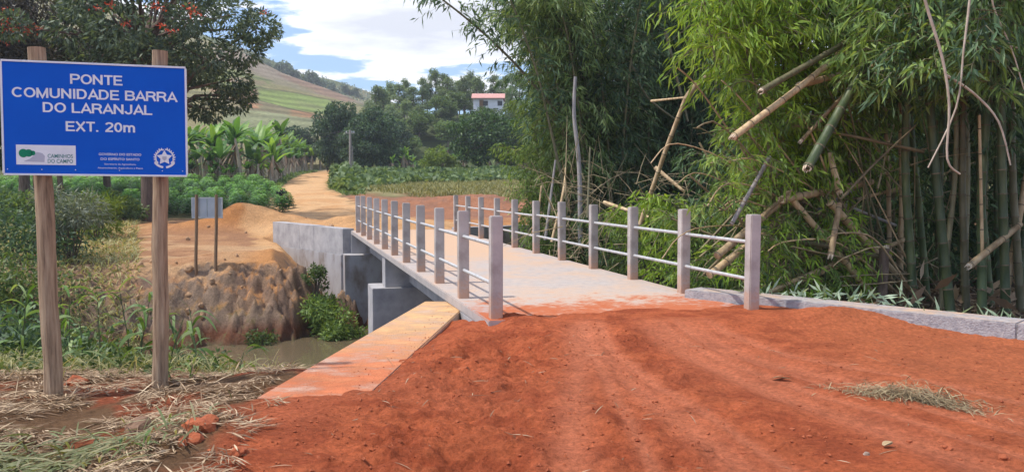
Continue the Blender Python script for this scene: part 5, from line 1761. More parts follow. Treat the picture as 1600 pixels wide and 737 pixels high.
# arching stem against the sky and a second thinner one
P1 = [at(905, 330, 26.5), at(880, 200, 26.2), at(832, 130, 26), at(762, 58, 25.6), at(686, -4, 25.2), at(600, -60, 25)]
bamboo('arching bamboo stem hanging across the sky at the top left of the grove', P1, .06, .02, M['culm_olive'], M['lf_bamdark'], 5, .30, 1, .34, 3, 1.2, 11, .30, .06, droop=.7, nodes=False)
P2 = [at(890, 330, 25.5), at(860, 200, 25.3), at(838, 110, 25), at(806, 20, 24.6), at(780, -40, 24.5)]
bamboo('thin bamboo stem leaning up against the sky left of the grove', P2, .05, .02, M['culm_olive'], M['lf_bamdark'], 6, .35, 1, .30, 3, 1.1, 12, .28, .055, droop=.6, nodes=False)
P3 = [at(900, 330, 27), at(850, 60, 27), at(800, -60, 27), at(740, -140, 27)]
bamboo('leafy bamboo stem arching out over the top of the sky gap', P3, .05, .02, M['culm_olive'], M['lf_bam'], 8, .5, 1, .28, 4, 1.5, 14, .28, .055, droop=.9, nodes=False)
# low leafy shoots at the foot of the far grove
for k, (px, py, Yd, hh, ml) in enumerate(((832, 372, 27, 3.4, 'lf_bam'), (850, 380, 26.5, 4.8, 'lf_bam'), (870, 380, 26, 2.2, 'lf_bam'), (1010, 400, 20.5, 1.6, 'lf_bamlight'), (1050, 420, 18, 1.8, 'lf_bamlight'), (1090, 440, 16, 2.0, 'lf_bamlight'), (955, 390, 24, 1.6, 'lf_bamdark'), (985, 395, 23, 1.3, 'lf_bam'), (1120, 450, 15, 1.7, 'lf_bam'))):
    b0 = at(px, py + 25, Yd); b0.z -= .3
    pts = [b0, b0 + Vector((-.1, 0, hh * .5)), b0 + Vector((-.35, 0, hh)), b0 + Vector((-.9, -.1, hh * 1.1))]
    lb = ['tall', 'leaning', 'short', 'bright low', 'bright leafy', 'bright arching', 'dark low', 'mid green', 'young'][k] + ' bamboo shoot beyond the right railing ' + ['at its far end', 'beside its fourth post from the far end', 'near the grey dead stem', 'below the broken dry cane', 'left of the second post', 'just left of the nearest post', 'under the grove', 'under the grove centre', 'by the wing wall end'][k]
    bamboo(lb, pts, .02, .008, M['culm_green'], M[ml], 200 + k, .1, 1, .14, 4, .8, 14, .2, .04, droop=.7, nodes=False)

# --- near grove behind the right wing wall
GB = 'upright green bamboo culms of the near grove'
culms = [  # px at base, py base, depth, px at top, r, material, wording
    (1432, 480, 12.6, 1420, .070, 'culm_green', 'grey green'), (1466, 484, 12.4, 1480, .045, 'culm_olive', 'thin olive'), (1490, 488, 12.1, 1470, .075, 'culm_green', 'thick bright green'),
    (1478, 476, 13.2, 1500, .06, 'culm_green', 'dark green'), (1512, 490, 12.3, 1530, .06, 'culm_olive', 'olive'), (1536, 492, 12.0, 1545, .07, 'culm_green', 'thick dark green'),
    (1552, 478, 13.0, 1560, .06, 'culm_green', 'green'), (1574, 496, 11.9, 1600, .07, 'culm_green', 'thick green'), (1598, 494, 12.2, 1590, .06, 'culm_olive', 'brownish'), (1618, 500, 11.8, 1640, .07, 'culm_green', 'thick green'),
    (1392, 470, 13.6, 1388, .042, 'culm_dry', 'tan'), (1408, 472, 13.4, 1418, .040, 'culm_dry', 'slender tan'), (1401, 466, 14.2, 1370, .045, 'culm_dry', 'straw coloured'), (1452, 472, 14.0, 1440, .06, 'culm_green', 'shaded green'),
    (1505, 470, 14.6, 1490, .06, 'culm_olive', 'shaded olive'), (1530, 470, 14.8, 1550, .06, 'culm_green', 'shaded dark'), (1560, 470, 15.0, 1540, .06, 'culm_green', 'shaded deep green'), (1590, 472, 14.6, 1610, .06, 'culm_green', 'shaded'),
    (1420, 462, 15.4, 1440, .055, 'culm_olive', 'dim olive'), (1380, 460, 15.6, 1350, .05, 'culm_olive', 'dim'), (1640, 490, 13.2, 1650, .06, 'culm_green', 'green'), (1470, 462, 15.8, 1460, .055, 'culm_green', 'dim green'), (1660, 490, 12.5, 1690, .06, 'culm_green', 'stout green'),
    (1350, 458, 16.4, 1330, .05, 'culm_olive', 'dim brownish')]
nearc = []
for k, (bx, by, Yd, tx, r_, mc, wd_) in enumerate(culms):
    tx += rdA.uniform(-38, 38)
    b0 = at(bx, by, Yd); b0.z = gz(b0.x, Yd) - .3
    tpx = at(tx, 0, Yd)
    b1 = Vector((tpx.x, Yd + .1, tpx.z))
    vec = (b1 - b0) / (b1.z - b0.z)
    wig = Vector((rdA.uniform(-.12, .12), rdA.uniform(-.1, .1), 0))
    lean = Vector((-.6 if tx < bx + 5 else .5, -.4, 0))
    pts = [b0, b0 + vec * 1.3 + wig * .6, b0 + vec * 2.6 + wig, b0 + vec * 5.2, b0 + vec * 7.5 + lean * .8, b0 + vec * 9.2 + lean * 2.2, b0 + vec * 9.6 + lean * 3.8]
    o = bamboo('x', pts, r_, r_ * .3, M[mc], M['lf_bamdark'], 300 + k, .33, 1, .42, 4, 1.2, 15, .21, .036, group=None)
    nearc.append(o)
ncul = sorted([(c_[0], c_[6], k) for k, c_ in enumerate(culms)])
for rk, (bx, wd_, k) in enumerate(ncul):
    nearc[k]['label'] = '%s bamboo culm, %s from the left behind the low wing wall' % (wd_, ORD[rk])
# low foliage sprays high on the right with big leaves close to the viewer
sprays = [(1400, -60, 11.5), (1445, -50, 11.2), (1490, -60, 10.8), (1535, -60, 11), (1580, -40, 10.6), (1620, -30, 11), (1370, -40, 12), (1555, -70, 10.2), (1465, -80, 11.8), (1420, -60, 12.5), (1510, -30, 12), (1600, 60, 12.5)]
for k, (px, py, Yd) in enumerate(sprays):
    a = at(px + 40, py - 60, Yd + .8); b_ = at(px, py, Yd); c_ = at(px - 25, py + 95, Yd - .2); d_ = at(px - 35, py + 185, Yd - .3)
    bamboo('drooping large leaved bamboo tip at the top right, ' + ['over the tan culms', 'over the grey green culm', 'over the thick bright culm', 'over the olive culm', 'above the right edge', 'at the very edge', 'beside the green broken cane', 'foremost of all', 'behind the hanging twigs', 'between the tan and green culms', 'over the dim culms', 'low at the right edge'][k],
           [a, b_, c_, d_], .014, .004, M['culm_green'], M['lf_bamdark' if k % 2 else 'lf_bam'], 400 + k, .1, 1, .13, 3, .55, 11, .22, .038, droop=1.0, nodes=False)
# bright curtain on the left of the near grove
cur = [(1215, 12.8, 1130, -40), (1240, 13.2, 1150, -60), (1262, 13.6, 1180, -50), (1285, 13.2, 1215, -60), (1300, 14.0, 1245, -80), (1322, 13.6, 1275, -60), (1340, 14.2, 1310, -70), (1228, 14.4, 1160, -90), (1255, 14.8, 1200, -90), (1290, 15, 1190, -60), (1360, 14.6, 1345, -50), (1200, 13.8, 1140, 20)]
wds = ['leftmost', 'second from the left', 'third from the left', 'fourth from the left', 'middle', 'sixth from the left', 'right of the middle', 'rear left', 'rear middle', 'rear right', 'rightmost', 'lowest hanging']
for k, (bx, Yd, tx, ty) in enumerate(cur):
    b0 = at(bx, 440, Yd); b0.z = max(gz(b0.x, Yd), -1.5) - .2
    t_ = at(tx, ty, Yd - .6)
    dn = at(tx - 12, ty + 130, Yd - 1.0)
    pts = [b0, b0.lerp(t_, .45) + Vector((.25, 0, .2)), t_, t_.lerp(dn, .4) + Vector((-.22, 0, .12)), dn]
    bamboo('arching bamboo of the bright green leafy curtain, ' + wds[k], pts, .03, .006, M['culm_olive'], M['lf_bamlight' if k in (0, 1, 2, 3, 4, 7, 9, 11) else 'lf_bam'], 500 + k, .30, 1, .17, 4, .85, 14, .20, .036, droop=1.0, nodes=False)
# leaf mass low behind the fallen canes
for k, (px, Yd, hh) in enumerate(((1150, 15, 2.4), (1190, 14.5, 2.0), (1235, 14.8, 2.3), (1280, 15, 2.6), (1330, 15.5, 2.8), (1375, 16, 3.0), (1130, 16.5, 2.5), (1310, 14.2, 1.4))):
    b0 = at(px, 440, Yd); b0.z = max(gz(b0.x, Yd), -1.6) - .2
    bamboo('leafy bamboo shoot behind the fallen canes, ' + ['at the left end', 'second from the left', 'third from the left', 'in the middle', 'right of the middle', 'in the shade of the tan culms', 'farthest left', 'short and low'][k],
           [b0, b0 + Vector((0, 0, hh * .6)), b0 + Vector((-.3, 0, hh * 1.1)), b0 + Vector((-.7, 0, hh * 1.2))], .02, .006, M['culm_green'], M['lf_bam' if k % 2 else 'lf_bamdark'], 600 + k, .05, 1, .15, 4, .8, 14, .2, .034, nodes=False)

for k in range(16):
    px = 1390 + k * 18; Yd = 15.5 + (k % 4) * .9
    b0 = at(px, 440, Yd); b0.z = max(gz(b0.x, Yd), -1.6) - .2
    bamboo('shaded leafy bamboo behind the upright culms, ' + ['first', 'second', 'third', 'fourth', 'fifth', 'sixth', 'seventh', 'eighth', 'ninth', 'tenth', 'eleventh', 'twelfth', 'thirteenth', 'fourteenth', 'fifteenth', 'last'][k] + ' from the left',
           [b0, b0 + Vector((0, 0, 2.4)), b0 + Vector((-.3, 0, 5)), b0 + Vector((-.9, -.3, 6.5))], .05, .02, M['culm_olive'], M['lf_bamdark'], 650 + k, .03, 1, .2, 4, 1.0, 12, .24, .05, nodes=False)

for k, (px, py, Yd, hh) in enumerate(((1165, 425, 12.2, 1.1), (1200, 400, 12.0, 1.3), (1240, 380, 12.2, 1.2), (1290, 400, 12.5, 1.2), (1335, 370, 12.6, 1.3), (1262, 300, 12.8, .9), (1205, 320, 12.6, 1.0))):
    b0 = at(px, 450, Yd); b0.z = -.3; q_ = at(px, py, Yd)
    bamboo('leafy young bamboo among the fallen canes, ' + ORD[k] + ' of seven', [b0, b0.lerp(q_, .6), q_ + Vector((0, 0, .2)), q_ + Vector((-.3, -.1, .35))], .014, .005, M['culm_green'], M['lf_bam' if k % 2 else 'lf_bamlight'], 680 + k, .12, 1, .15, 3, .5, 12, .18, .032, nodes=False)

# --- broken and fallen canes
def cane(label, p0, p1, r0, r1=None, mat='culm_dry', sag=0.0, split=True, mid=None):
    p0, p1 = Vector(p0), Vector(p1)
    o = thing('fallen_cane', label, 'bamboo cane', p0)
    m_ = p0.lerp(p1, .5) + Vector((0, 0, -sag))
    if mid is not None: m_ = Vector(mid)
    c_, nd = MB(), MB()
    culm_tube(c_, nd, smooth_path([p0, m_, p1], 4), r0, r1 or r0 * .85, 9, .36)
    part('culm', c_, M[mat], o, True); tag(part('culm_rings', nd, M['node_dark'], o), kind='stuff')
    if split:
        d = (p0 - p1).normalized(); s_ = MB()
        for j_ in range(11):
            a = j_ * .571; ex = d.orthogonal().normalized(); ey = d.cross(ex)
            w_ = (ex * math.cos(a) + ey * math.sin(a)) * r0 * .75
            s_.tube([p0 + w_, p0 + w_ * .85 + d * random.uniform(.01, .07)], [r0 * .2, .004], 4)
        part('splinters', s_, M['flesh_white'], o)
    return o


A_ = at
cane('thick green bamboo cane hanging broken end down in front of the tan culms', A_(1262, 262, 11.0), A_(1400, 15, 12.4), .066, .062, 'culm_green')
cane('long tan bamboo cane leaning right with its pale broken end at the left', A_(1146, 214, 11.0), A_(1420, -20, 13.2), .05, .04, sag=.12)
cane('dark bamboo cane slanting above the long tan cane', A_(1190, 142, 11.3), A_(1430, 5, 13.2), .045, .035, 'culm_olive')
cane('split tan cane crossing behind the thick green one', A_(1250, 133, 12.0), A_(1380, 100, 12.4), .05, .04)
cane('thick straw coloured cane rising from the wing wall corner', A_(1120, 400, 11.6), A_(1226, 310, 12.4), .055, .055, split=False)
cane('broken straw coloured cane lying across the heap of canes', A_(1222, 312, 12.2), A_(1362, 284, 13.2), .065, .05)
cane('tan cane running from the railing post up to the fallen heap', A_(1108, 430, 11.8), A_(1250, 318, 12.9), .055, .05, split=False)
cane('tan cane sloping down right behind the wing wall', A_(1228, 300, 12.3), A_(1372, 470, 12.6), .048, .055, split=False)
cane('stout tan cane leaning right towards the base of the tan culms', A_(1296, 316, 12.4), A_(1402, 430, 13.0), .06, .05, split=False)
cane('short broken cane hanging vertically with a white broken end', A_(1298, 398, 11.9), A_(1312, 318, 12.2), .045, .04)
cane('cane stub with a broken end above the fallen heap', A_(1312, 300, 12.3), A_(1296, 240, 12.6), .05, .045)
cane('grey brown cane lying almost level behind the wing wall', A_(1222, 370, 12.2), A_(1392, 404, 12.6), .05, .035, 'culm_olive', split=False)
cane('thin yellowish cane lying low behind the wing wall', A_(1200, 456, 11.9), A_(1330, 400, 12.8), .035, .03)
cane('long thin cane crossing low from the wing wall to the tan culms', A_(1190, 462, 12.1), A_(1420, 372, 13.2), .04, .035, split=False)
cane('pale grey bamboo cane leaning steeply left of the near grove', A_(1143, 350, 11.6), A_(1203, 245, 12.0), .03, .03, 'culm_grey', split=False)
cane('short dark broken stump standing behind the wing wall', A_(1382, 388, 12.5), A_(1378, 465, 12.4), .075, .08, 'bark', split=True)
cane('thin dry cane leaning across the gap between the two groves', A_(1252, 220, 12), A_(1400, 60, 13), .03, .025)
cane('yellow dry cane leaning right behind the heap', A_(1210, 420, 13.4), A_(1300, 300, 14), .03, .025, split=False)
cane('bundle end of a snapped cane at the right edge', A_(1515, 415, 11.6), A_(1595, 350, 12.0), .05, .04)
cane('thin reddish dry stem standing at the right of the thick culms', A_(1535, 400, 11.9), A_(1530, 180, 12.0), .025, .02, 'culm_dry', split=False)
cane('dry tan cane leaning among the right hand culms', A_(1570, 470, 12.3), A_(1620, 180, 12.6), .05, .04, split=False)
for k, (x0_, y0_, x1_, y1_) in enumerate(((1240, 350, 1345, 290), (1255, 430, 1305, 330), (1330, 445, 1300, 380), (1270, 300, 1400, 352), (1180, 380, 1235, 430), (1345, 310, 1420, 290), (1230, 240, 1290, 200), (1340, 190, 1395, 265))):
    cane('thin splintered cane in the fallen heap, ' + ['highest', 'steepest', 'right of the white stub', 'crossing to the tan culms', 'nearest the railing', 'at its right end', 'above the broken end', 'under the thick green cane'][k], A_(x0_, y0_, 12.6 + .2 * k), A_(x1_, y1_, 13.2 + .1 * k), .028, .022, 'culm_dry' if k % 3 else 'culm_grey')
M['culm_dull'] = solid('culm_dull', (.13, .10, .05), (.34, .27, .16), 3.5, .6, .3, 20, stretch=(3, 3, .7), spec=.3, jit=.3)
hc = MB(); culm_tube(hc, None, [(0, 0, -.95), (.03, 0, 0), (0, 0, .95)], .020, .014, 7, .3)
h0 = thing('thin_cane', 'thin dry cane caught in the heap of fallen canes behind the wing wall', 'bamboo cane', (0, 0, 0), 0, 'thin canes in the heap of fallen bamboo')
part('culm', hc, M['culm_dull'], h0, True, False); tag(h0); hk = [q for q in COL.objects if q.parent == h0]
for k in range(40):
    p_ = A_(rdA.uniform(1130, 1400), rdA.uniform(215, 455), rdA.uniform(11.9, 14.6))
    rot = (rdA.uniform(.3, 1.5) * rdA.choice([-1, 1]), rdA.uniform(-.6, .6), rdA.uniform(.6, 2.5)); s_ = rdA.uniform(.5, 1.15)
    if k == 0: h0.location = p_; h0.rotation_euler = rot
    else: copy_thing(h0, p_, rot, (1.2 * s_, 1.2 * s_, s_), parent=hk)
rk_ = []
for k in range(34):
    bx = rdA.uniform(1290, 1460); b0 = A_(bx, rdA.uniform(440, 478), rdA.uniform(12.6, 14.5))
    ex = bx - rdA.uniform(60, 260); ey = rdA.uniform(120, 400); e_ = A_(ex, ey, rdA.uniform(11.7, 12.8))
    mid_ = b0.lerp(e_, .55) + Vector((0, 0, rdA.uniform(.05, .5)))
    tail = e_ + (e_ - mid_) * .35 - Vector((0, 0, rdA.uniform(.1, .5)))
    o = thing('leaning_cane', 'x', 'bamboo cane', b0, 0, 'thin canes arching left out of the near grove'); r_ = rdA.uniform(.012, .026)
    c_ = MB(); culm_tube(c_, None, smooth_path([b0, mid_, e_, tail], 4), r_, r_ * .5, 7, .32)
    part('culm', c_, M[rdA.choice(['culm_dull', 'culm_olive', 'culm_dry', 'culm_dry', 'culm_dry'])], o, True)
    if k % 2 == 0:
        lf_, tw_ = MB(), MB(); P_ = smooth_path([mid_, e_, tail], 3); pos_ = lambda q_, P_=P_: P_[min(int(q_), len(P_) - 1)]
        foliage_along(lf_, tw_, pos_, float(len(P_)), .2, 1, 1.0, 2, .45, 9, .18, .03, rdA, .9)
        part('foliage', lf_, M['lf_bam'], o); tag(part('twigs', tw_, M['culm_olive'], o), kind='stuff')
    rk_.append(o)
for k, o in enumerate(sorted(rk_, key=lambda q: q.location.x / q.location.y)): o['label'] = 'thin arching cane, %s from the left by its foot, leaning out of the near grove' % ORD[k]
# long broken cane with bent tip, grey stems of the far grove
b0 = A_(1002, 345, 17.5)
o = thing('fallen_cane', 'long dry bamboo cane leaning right with its snapped tip bent over', 'bamboo cane', b0)
c_, nd = MB(), MB()
culm_tube(c_, nd, [A_(990, 380, 17.6), b0, A_(1040, 235, 17.0), A_(1072, 152, 16.6)], .05, .045, 9, .4)
part('culm', c_, M['culm_dry'], o, True); tag(part('culm_rings', nd, M['node_dark'], o), kind='stuff')
c2 = MB(); culm_tube(c2, None, [A_(1072, 156, 16.6), A_(1086, 135, 16.5), A_(1108, 118, 16.3), A_(1133, 107, 16.1)], .075, .03, 7, .4)
part('bent_tip', c2, M['culm_dry'], o, True)
for k, (pts, r_, mt, lb) in enumerate((
        ([(907, 385, 24), (905, 260, 24), (897, 180, 24), (899, 120, 24)], .075, 'culm_grey', 'smooth grey dead stem rising behind the right railing'),
        ([(852, 375, 24), (868, 250, 24.5)], .05, 'culm_grey', 'pale leaning stem left of the grey dead stem'),
        ([(862, 378, 23.6), (880, 300, 24), (884, 262, 24.4)], .045, 'culm_dry', 'thin tan stem beside the pale leaning stem'),
        ([(918, 340, 23), (922, 230, 23.5)], .04, 'culm_olive', 'thin olive stem right of the grey dead stem'),
        ([(944, 316, 20), (1064, 356, 17.5)], .045, 'culm_dry', 'fallen cane lying just above the right railing'),
        ([(1024, 262, 18.5), (1070, 300, 18)], .05, 'culm_dry', 'short broken branch in the dark gap between the groves'),
        ([(1018, 158, 19), (1074, 152, 17.5)], .03, 'culm_dry', 'thin twig reaching the bent tip of the long cane'),
        ([(1040, 50, 27), (1075, 190, 27)], .06, 'culm_olive', 'dim stem crossing the dark centre of the far grove'),
        ([(985, 95, 27), (1010, 150, 27), (1060, 190, 27)], .05, 'culm_olive', 'curved dim stem in the far grove'),
        ([(836, 385, 24.5), (846, 290, 25)], .04, 'culm_dry', 'thin dry stem at the left foot of the far grove'))):
    P_ = [A_(*q) for q in pts]
    o = thing('dead_stem', lb, 'dead stem', P_[0])
    c_ = MB(); c_.tube(smooth_path(P_, 5), [r_ * (1 - .4 * i_ / (5 * (len(P_) - 1))) for i_ in range(5 * (len(P_) - 1) + 1)], 8)
    part('stem', c_, M[mt], o, True)
# tangle of thin dead twigs inside the far grove and behind the heap
tg = MB()
for k in range(330):
    if k % 3 == 0: p_ = A_(rdA.uniform(860, 1130), rdA.uniform(270, 420), rdA.uniform(17, 25))
    elif k % 3 == 1: p_ = A_(rdA.uniform(1150, 1480), rdA.uniform(180, 470), rdA.uniform(12.8, 15.5))
    else: p_ = A_(rdA.uniform(840, 960), rdA.uniform(260, 400), rdA.uniform(23.5, 26))
    d = Vector((rdA.gauss(0, .7), rdA.gauss(0, .4), rdA.gauss(0, .8))).normalized() * rdA.uniform(.5, 1.8)
    tg.tube([p_, p_ + d * .5 + Vector((0, 0, .08)), p_ + d], [.012, .009, .003], 4, v=.5)
tag(link('dead_twigs', tg.mesh('dead_twigs'), M['culm_dull']), 'tangle of thin dead twigs among the bamboo', 'twigs', kind='stuff')
# pale hanging twigs at the top right, near
M['twig'] = solid('pale_twig', (.30, .24, .17), (.54, .47, .38), 6, .7, .2)
for k, (pts, r_, lb) in enumerate((
        ([(1438, -50), (1445, 0), (1472, 90), (1483, 165), (1480, 248), (1500, 272)], .020, 'pale twig hanging down with a hooked end near the top right'),
        ([(1520, -60), (1515, 0), (1506, 75), (1494, 168), (1450, 262)], .016, 'pale twig sweeping down left across the hooked one'),
        ([(1477, 117), (1520, 145), (1560, 190), (1579, 258)], .017, 'pale side twig bending right and down from the hooked one'),
        ([(1548, -40), (1552, 10), (1580, 75), (1600, 140)], .013, 'pale twig hanging at the right edge'),
        ([(1570, 70), (1610, 80)], .010, 'short twig stub at the right edge'),
        ([(1500, 62), (1535, 76)], .009, 'short side twig high among the leaves'))):
    P_ = [A_(px_, py_, 9.6 + .15 * k) for px_, py_ in pts]
    o = thing('hanging_twig', lb, 'twig', P_[-1])
    c_ = MB(); SP_ = smooth_path(P_, 4); c_.tube(SP_, [r_ * (1 - .5 * i_ / len(SP_)) for i_ in range(len(SP_))], 7)
    part('stem', c_, M['twig'], o, True)
# cut bamboo leaves and branches lying along the top of the wing wall
cl_ = MB()
for k in range(420):
    f = rdA.random(); q = Vector((RW[0][0], RW[0][1], 0)).lerp(Vector((RW[1][0], RW[1][1], 0)), f * .95 + .12) + nn * rdA.uniform(.35, .95)
    cl_.leaves(np.array([[q.x, q.y, rdA.uniform(-.15, .22 if f < .6 else .05)]]), rdir(1, -.1), rdA.uniform(.14, .26), .035)
tag(link('cut_leaves', cl_.mesh('cut_leaves'), leafmat('leaf_cut', (.14, .20, .13), (.38, .46, .34), .3, mid=(.24, .32, .22))), 'withered grey green bamboo leaves heaped behind the wing wall', 'leaf litter', kind='stuff')
lt = MB(); n_ = 5000
xx = rng.uniform(3.0, 9.5, n_); yy = rng.uniform(9.5, 15.5, n_); sd_ = seg_sd(xx, yy, RW[0], RW[1])[0]
ok = sd_ > .45; xx, yy = xx[ok], yy[ok]
lt.leaves(np.stack([xx, yy, H(xx, yy) + .02], 1), rdir(len(xx)) * np.array([1, 1, .25]), .16, .03)
tag(link('leaf_litter', lt.mesh('leaf_litter'), M['lf_dry']), 'dry fallen bamboo leaves on the ground of the near grove', 'leaf litter', kind='stuff')
# culm sheaths scattered round the feet of the culms
shm = MB()
for k in range(60):
    x_ = rdA.uniform(4.4, 8.5); y_ = rdA.uniform(11.3, 13.8); z_ = gz(x_, y_)
    shm.leaves(np.array([[x_, y_, z_ + rdA.uniform(0, .5)]]), rdir(1, .5), rdA.uniform(.25, .5), rdA.uniform(.08, .16))
tag(link('culm_sheaths', shm.mesh('culm_sheaths'), M['lf_dry']), 'papery brown culm sheaths at the feet of the near bamboo', 'leaf litter', kind='stuff')

# ================================================================== NEAR BANK
# straw and clippings on the mulch
st_ = MB(); n_ = 30000
xx = rng.uniform(-6.5, -.9, n_); yy = rng.uniform(4.0, 8.9, n_)
ed = xx + .7 * fbm(xx, yy, .8, 3, 91)
ok = (ed < -1.5) & (fbm(xx, yy, .45, 3, 92) > -.2 + .2 * (ed > -1.95)) & ~((xx > -2.05) & (yy > 6.3))
xx, yy = xx[ok], yy[ok]
cd = fbm(xx, yy, .7, 2, 93) * 5
D_ = np.stack([np.cos(cd + rng.normal(size=len(xx)) * .7), np.sin(cd + rng.normal(size=len(xx)) * .7), rng.uniform(-.08, .3, len(xx))], 1)
hl = .05 * rng.random(len(xx)) + .03 * fbm(xx, yy, .3, 2, 95)
st_.strips(np.stack([xx, yy, H(xx, yy) + hl], 1), D_, rng.uniform(.04, .20, len(xx)), rng.uniform(.004, .016, len(xx)), .08, 2, v=rng.random(len(xx)) ** 1.3)
tag(link('straw_litter', st_.mesh('straw_litter'), M['lf_dry']), 'dry straw and cut stalks strewn over the ground round the sign posts', 'straw', kind='stuff')
s2 = MB(); n_ = 900
xx = rng.normal(-3.3, .6, n_); yy = rng.normal(5.2, .28, n_) + .25 * np.abs(xx + 3.2); ok = xx < -2.0; xx, yy = xx[ok], yy[ok]; n_ = len(xx)
s2.strips(np.stack([xx, yy, H(xx, yy) + .06], 1), np.stack([rng.normal(-.3, .5, n_), rng.normal(-.6, .4, n_), rng.uniform(.0, .4, n_)], 1), rng.uniform(.1, .3, n_), .018, .3, 3)
tag(link('cut_grass', s2.mesh('cut_grass'), leafmat('leaf_cutgrass', (.16, .15, .06), (.46, .42, .24), .3, mid=(.22, .26, .11))), 'half dried green cut grass lying in front of the sign posts', 'cut grass', kind='stuff')
s3 = MB(); n_ = 420
xx = rng.uniform(-1.3, 4.6, n_); yy = rng.uniform(4.4, 8.9, n_); w_ = rng.random(n_) < np.interp(xx, [-1.3, .6, 1.5, 4.6], [1, .7, .22, .3])
xx, yy = xx[w_], yy[w_]
s3.strips(np.stack([xx, yy, H(xx, yy) + .006], 1), np.stack([rng.normal(size=len(xx)), rng.normal(size=len(xx)), rng.uniform(0, .25, len(xx))], 1), rng.uniform(.04, .2, len(xx)), .007, .2, 3)
tag(link('straw_bits', s3.mesh('straw_bits'), M['lf_dry']), 'single straws scattered over the red soil', 'straw', kind='stuff')
hp_ = MB(); n_ = 1500
c0 = Vector((at(1415, 622, 6.4).x, 6.35, 0))
a_ = rng.normal(size=n_) * .22; b_2 = rng.normal(size=n_) * .10
xx = c0.x + a_ * .95 + b_2 * .3; yy = c0.y - a_ * .55 + b_2
hp_.strips(np.stack([xx, yy, H(xx, yy) + np.abs(rng.normal(size=n_)) * .045 * np.exp(-(a_ / .25) ** 2) + .006], 1), np.stack([rng.normal(.3, .8, n_), rng.normal(-.2, .7, n_), rng.uniform(-.1, .4, n_)], 1), rng.uniform(.06, .2, n_), .007, .35, 3)
tag(link('straw_pile', hp_.mesh('straw_pile'), leafmat('straw_heap', (.16, .11, .06), (.42, .34, .20), .15, .8, mid=(.28, .21, .12), tint=(1, .9, .7))), 'small heap of dry straw lying on the red soil at the right', 'straw', kind='stuff')

M['bank_earth'] = solid('bank_earth', (.28, .17, .10), (.44, .27, .15), 9, .95, .8, 30)
M['stone_brown'] = solid('stone_brown', (.14, .08, .05), (.28, .17, .11), 9, .95, .8, 30)


def clod(name, label, cat, loc, r, mat, seed, sq=(1, 1, .7), group=None, sub=2):
    b = bmesh.new(); bmesh.ops.create_icosphere(b, subdivisions=sub + 1, radius=1)
    rr = random.Random(seed); o_ = (rr.uniform(0, 50), rr.uniform(0, 50))
    co = np.array([tuple(v.co) for v in b.verts])
    n1 = fbm(co[:, 0] + o_[0], co[:, 1] + co[:, 2] * 1.3 + o_[1], .9, 3, seed) * .75
    for v, k in zip(b.verts, n1): v.co = v.co * (1 + k)
    me_ = bpy.data.meshes.new(name)
    for v in b.verts: v.co = Vector((v.co.x * sq[0], v.co.y * sq[1], v.co.z * sq[2])) * r
    b.to_mesh(me_); b.free()
    me_.polygons.foreach_set('use_smooth', np.full(len(me_.polygons), False))
    return tag(link(name, me_, mat, None, loc, (0, 0, rr.uniform(0, 6))), label, cat, group)


def onground(px, py, dz=0.0):
    lo, hi = 3.5, 40.0
    for _ in range(40):
        m_ = (lo + hi) / 2; p = at(px, py, m_)
        if p.z > gz(p.x, m_): lo = m_
        else: hi = m_
    p = at(px, py, lo); p.z = gz(p.x, lo) + dz
    return p


stones = [(375, 708, .06, 'stone_red', 'brown clod at the edge of the straw below the second sign post'), (405, 690, .10, 'stone_red', 'red soil clod beside the straw in front of the wing wall'), (318, 668, .11, 'stone_red', 'rust brown clod half buried in straw right of the sign'), (215, 668, .09, 'stone_brown', 'broad brown stone lying between the sign posts'),
          (300, 690, .07, 'stone_red', 'dark red clod in a hollow of the straw'), (395, 606, .08, 'stone_brown', 'brown stone at the near end of the wing wall'), (120, 598, .08, 'stone_red', 'reddish clod just right of the left sign post'), (470, 655, .045, 'stone_red', 'small red clod before the wing wall'), (512, 652, .03, 'stone', 'small pale stone before the wing wall'),
          (1285, 568, .018, 'stone', 'pale chip on the red soil at the right'), (1137, 652, .022, 'flesh_white', 'small white chip on the wheel track'), (1354, 709, .018, 'stone', 'pale stone at the lower right'), (618, 628, .025, 'flesh_white', 'white chip right of the wing wall'), (1570, 716, .03, 'stone_red', 'red clod in the lower right corner'), (575, 700, .03, 'stone_red', 'small red clod in the soft soil'), (1480, 700, .03, 'stone_red', 'red clod below the straw heap'), (840, 600, .02, 'flesh_white', 'tiny pale chip in the middle of the red soil'), (648, 612, .07, 'stone_red', 'reddish lump on the crest of the soft soil')]
for k, (px, py, r_, mt, lb) in enumerate(stones):
    clod('stone', lb, 'stone', onground(px, py, r_ * .05), r_, M[mt], k + 3, (1.15, .9, .7))
for k in range(70):
    px, py = random.uniform(560, 1590), random.uniform(520, 730)
    p = onground(px, py); r_ = random.uniform(.008, .022)
    if k == 0:
        c0_ = clod('soil_crumb', 'small crumb of red soil lying on the loose road surface', 'soil crumb', p + Vector((0, 0, r_ * .3)), .015, M['stone_red'], 5, group='small soil crumbs on the red road', sub=0)
    else:
        q = c0_.copy(); COL.objects.link(q); q.location = p; q.scale = (r_ / .015,) * 3; q.rotation_euler = (0, 0, k)
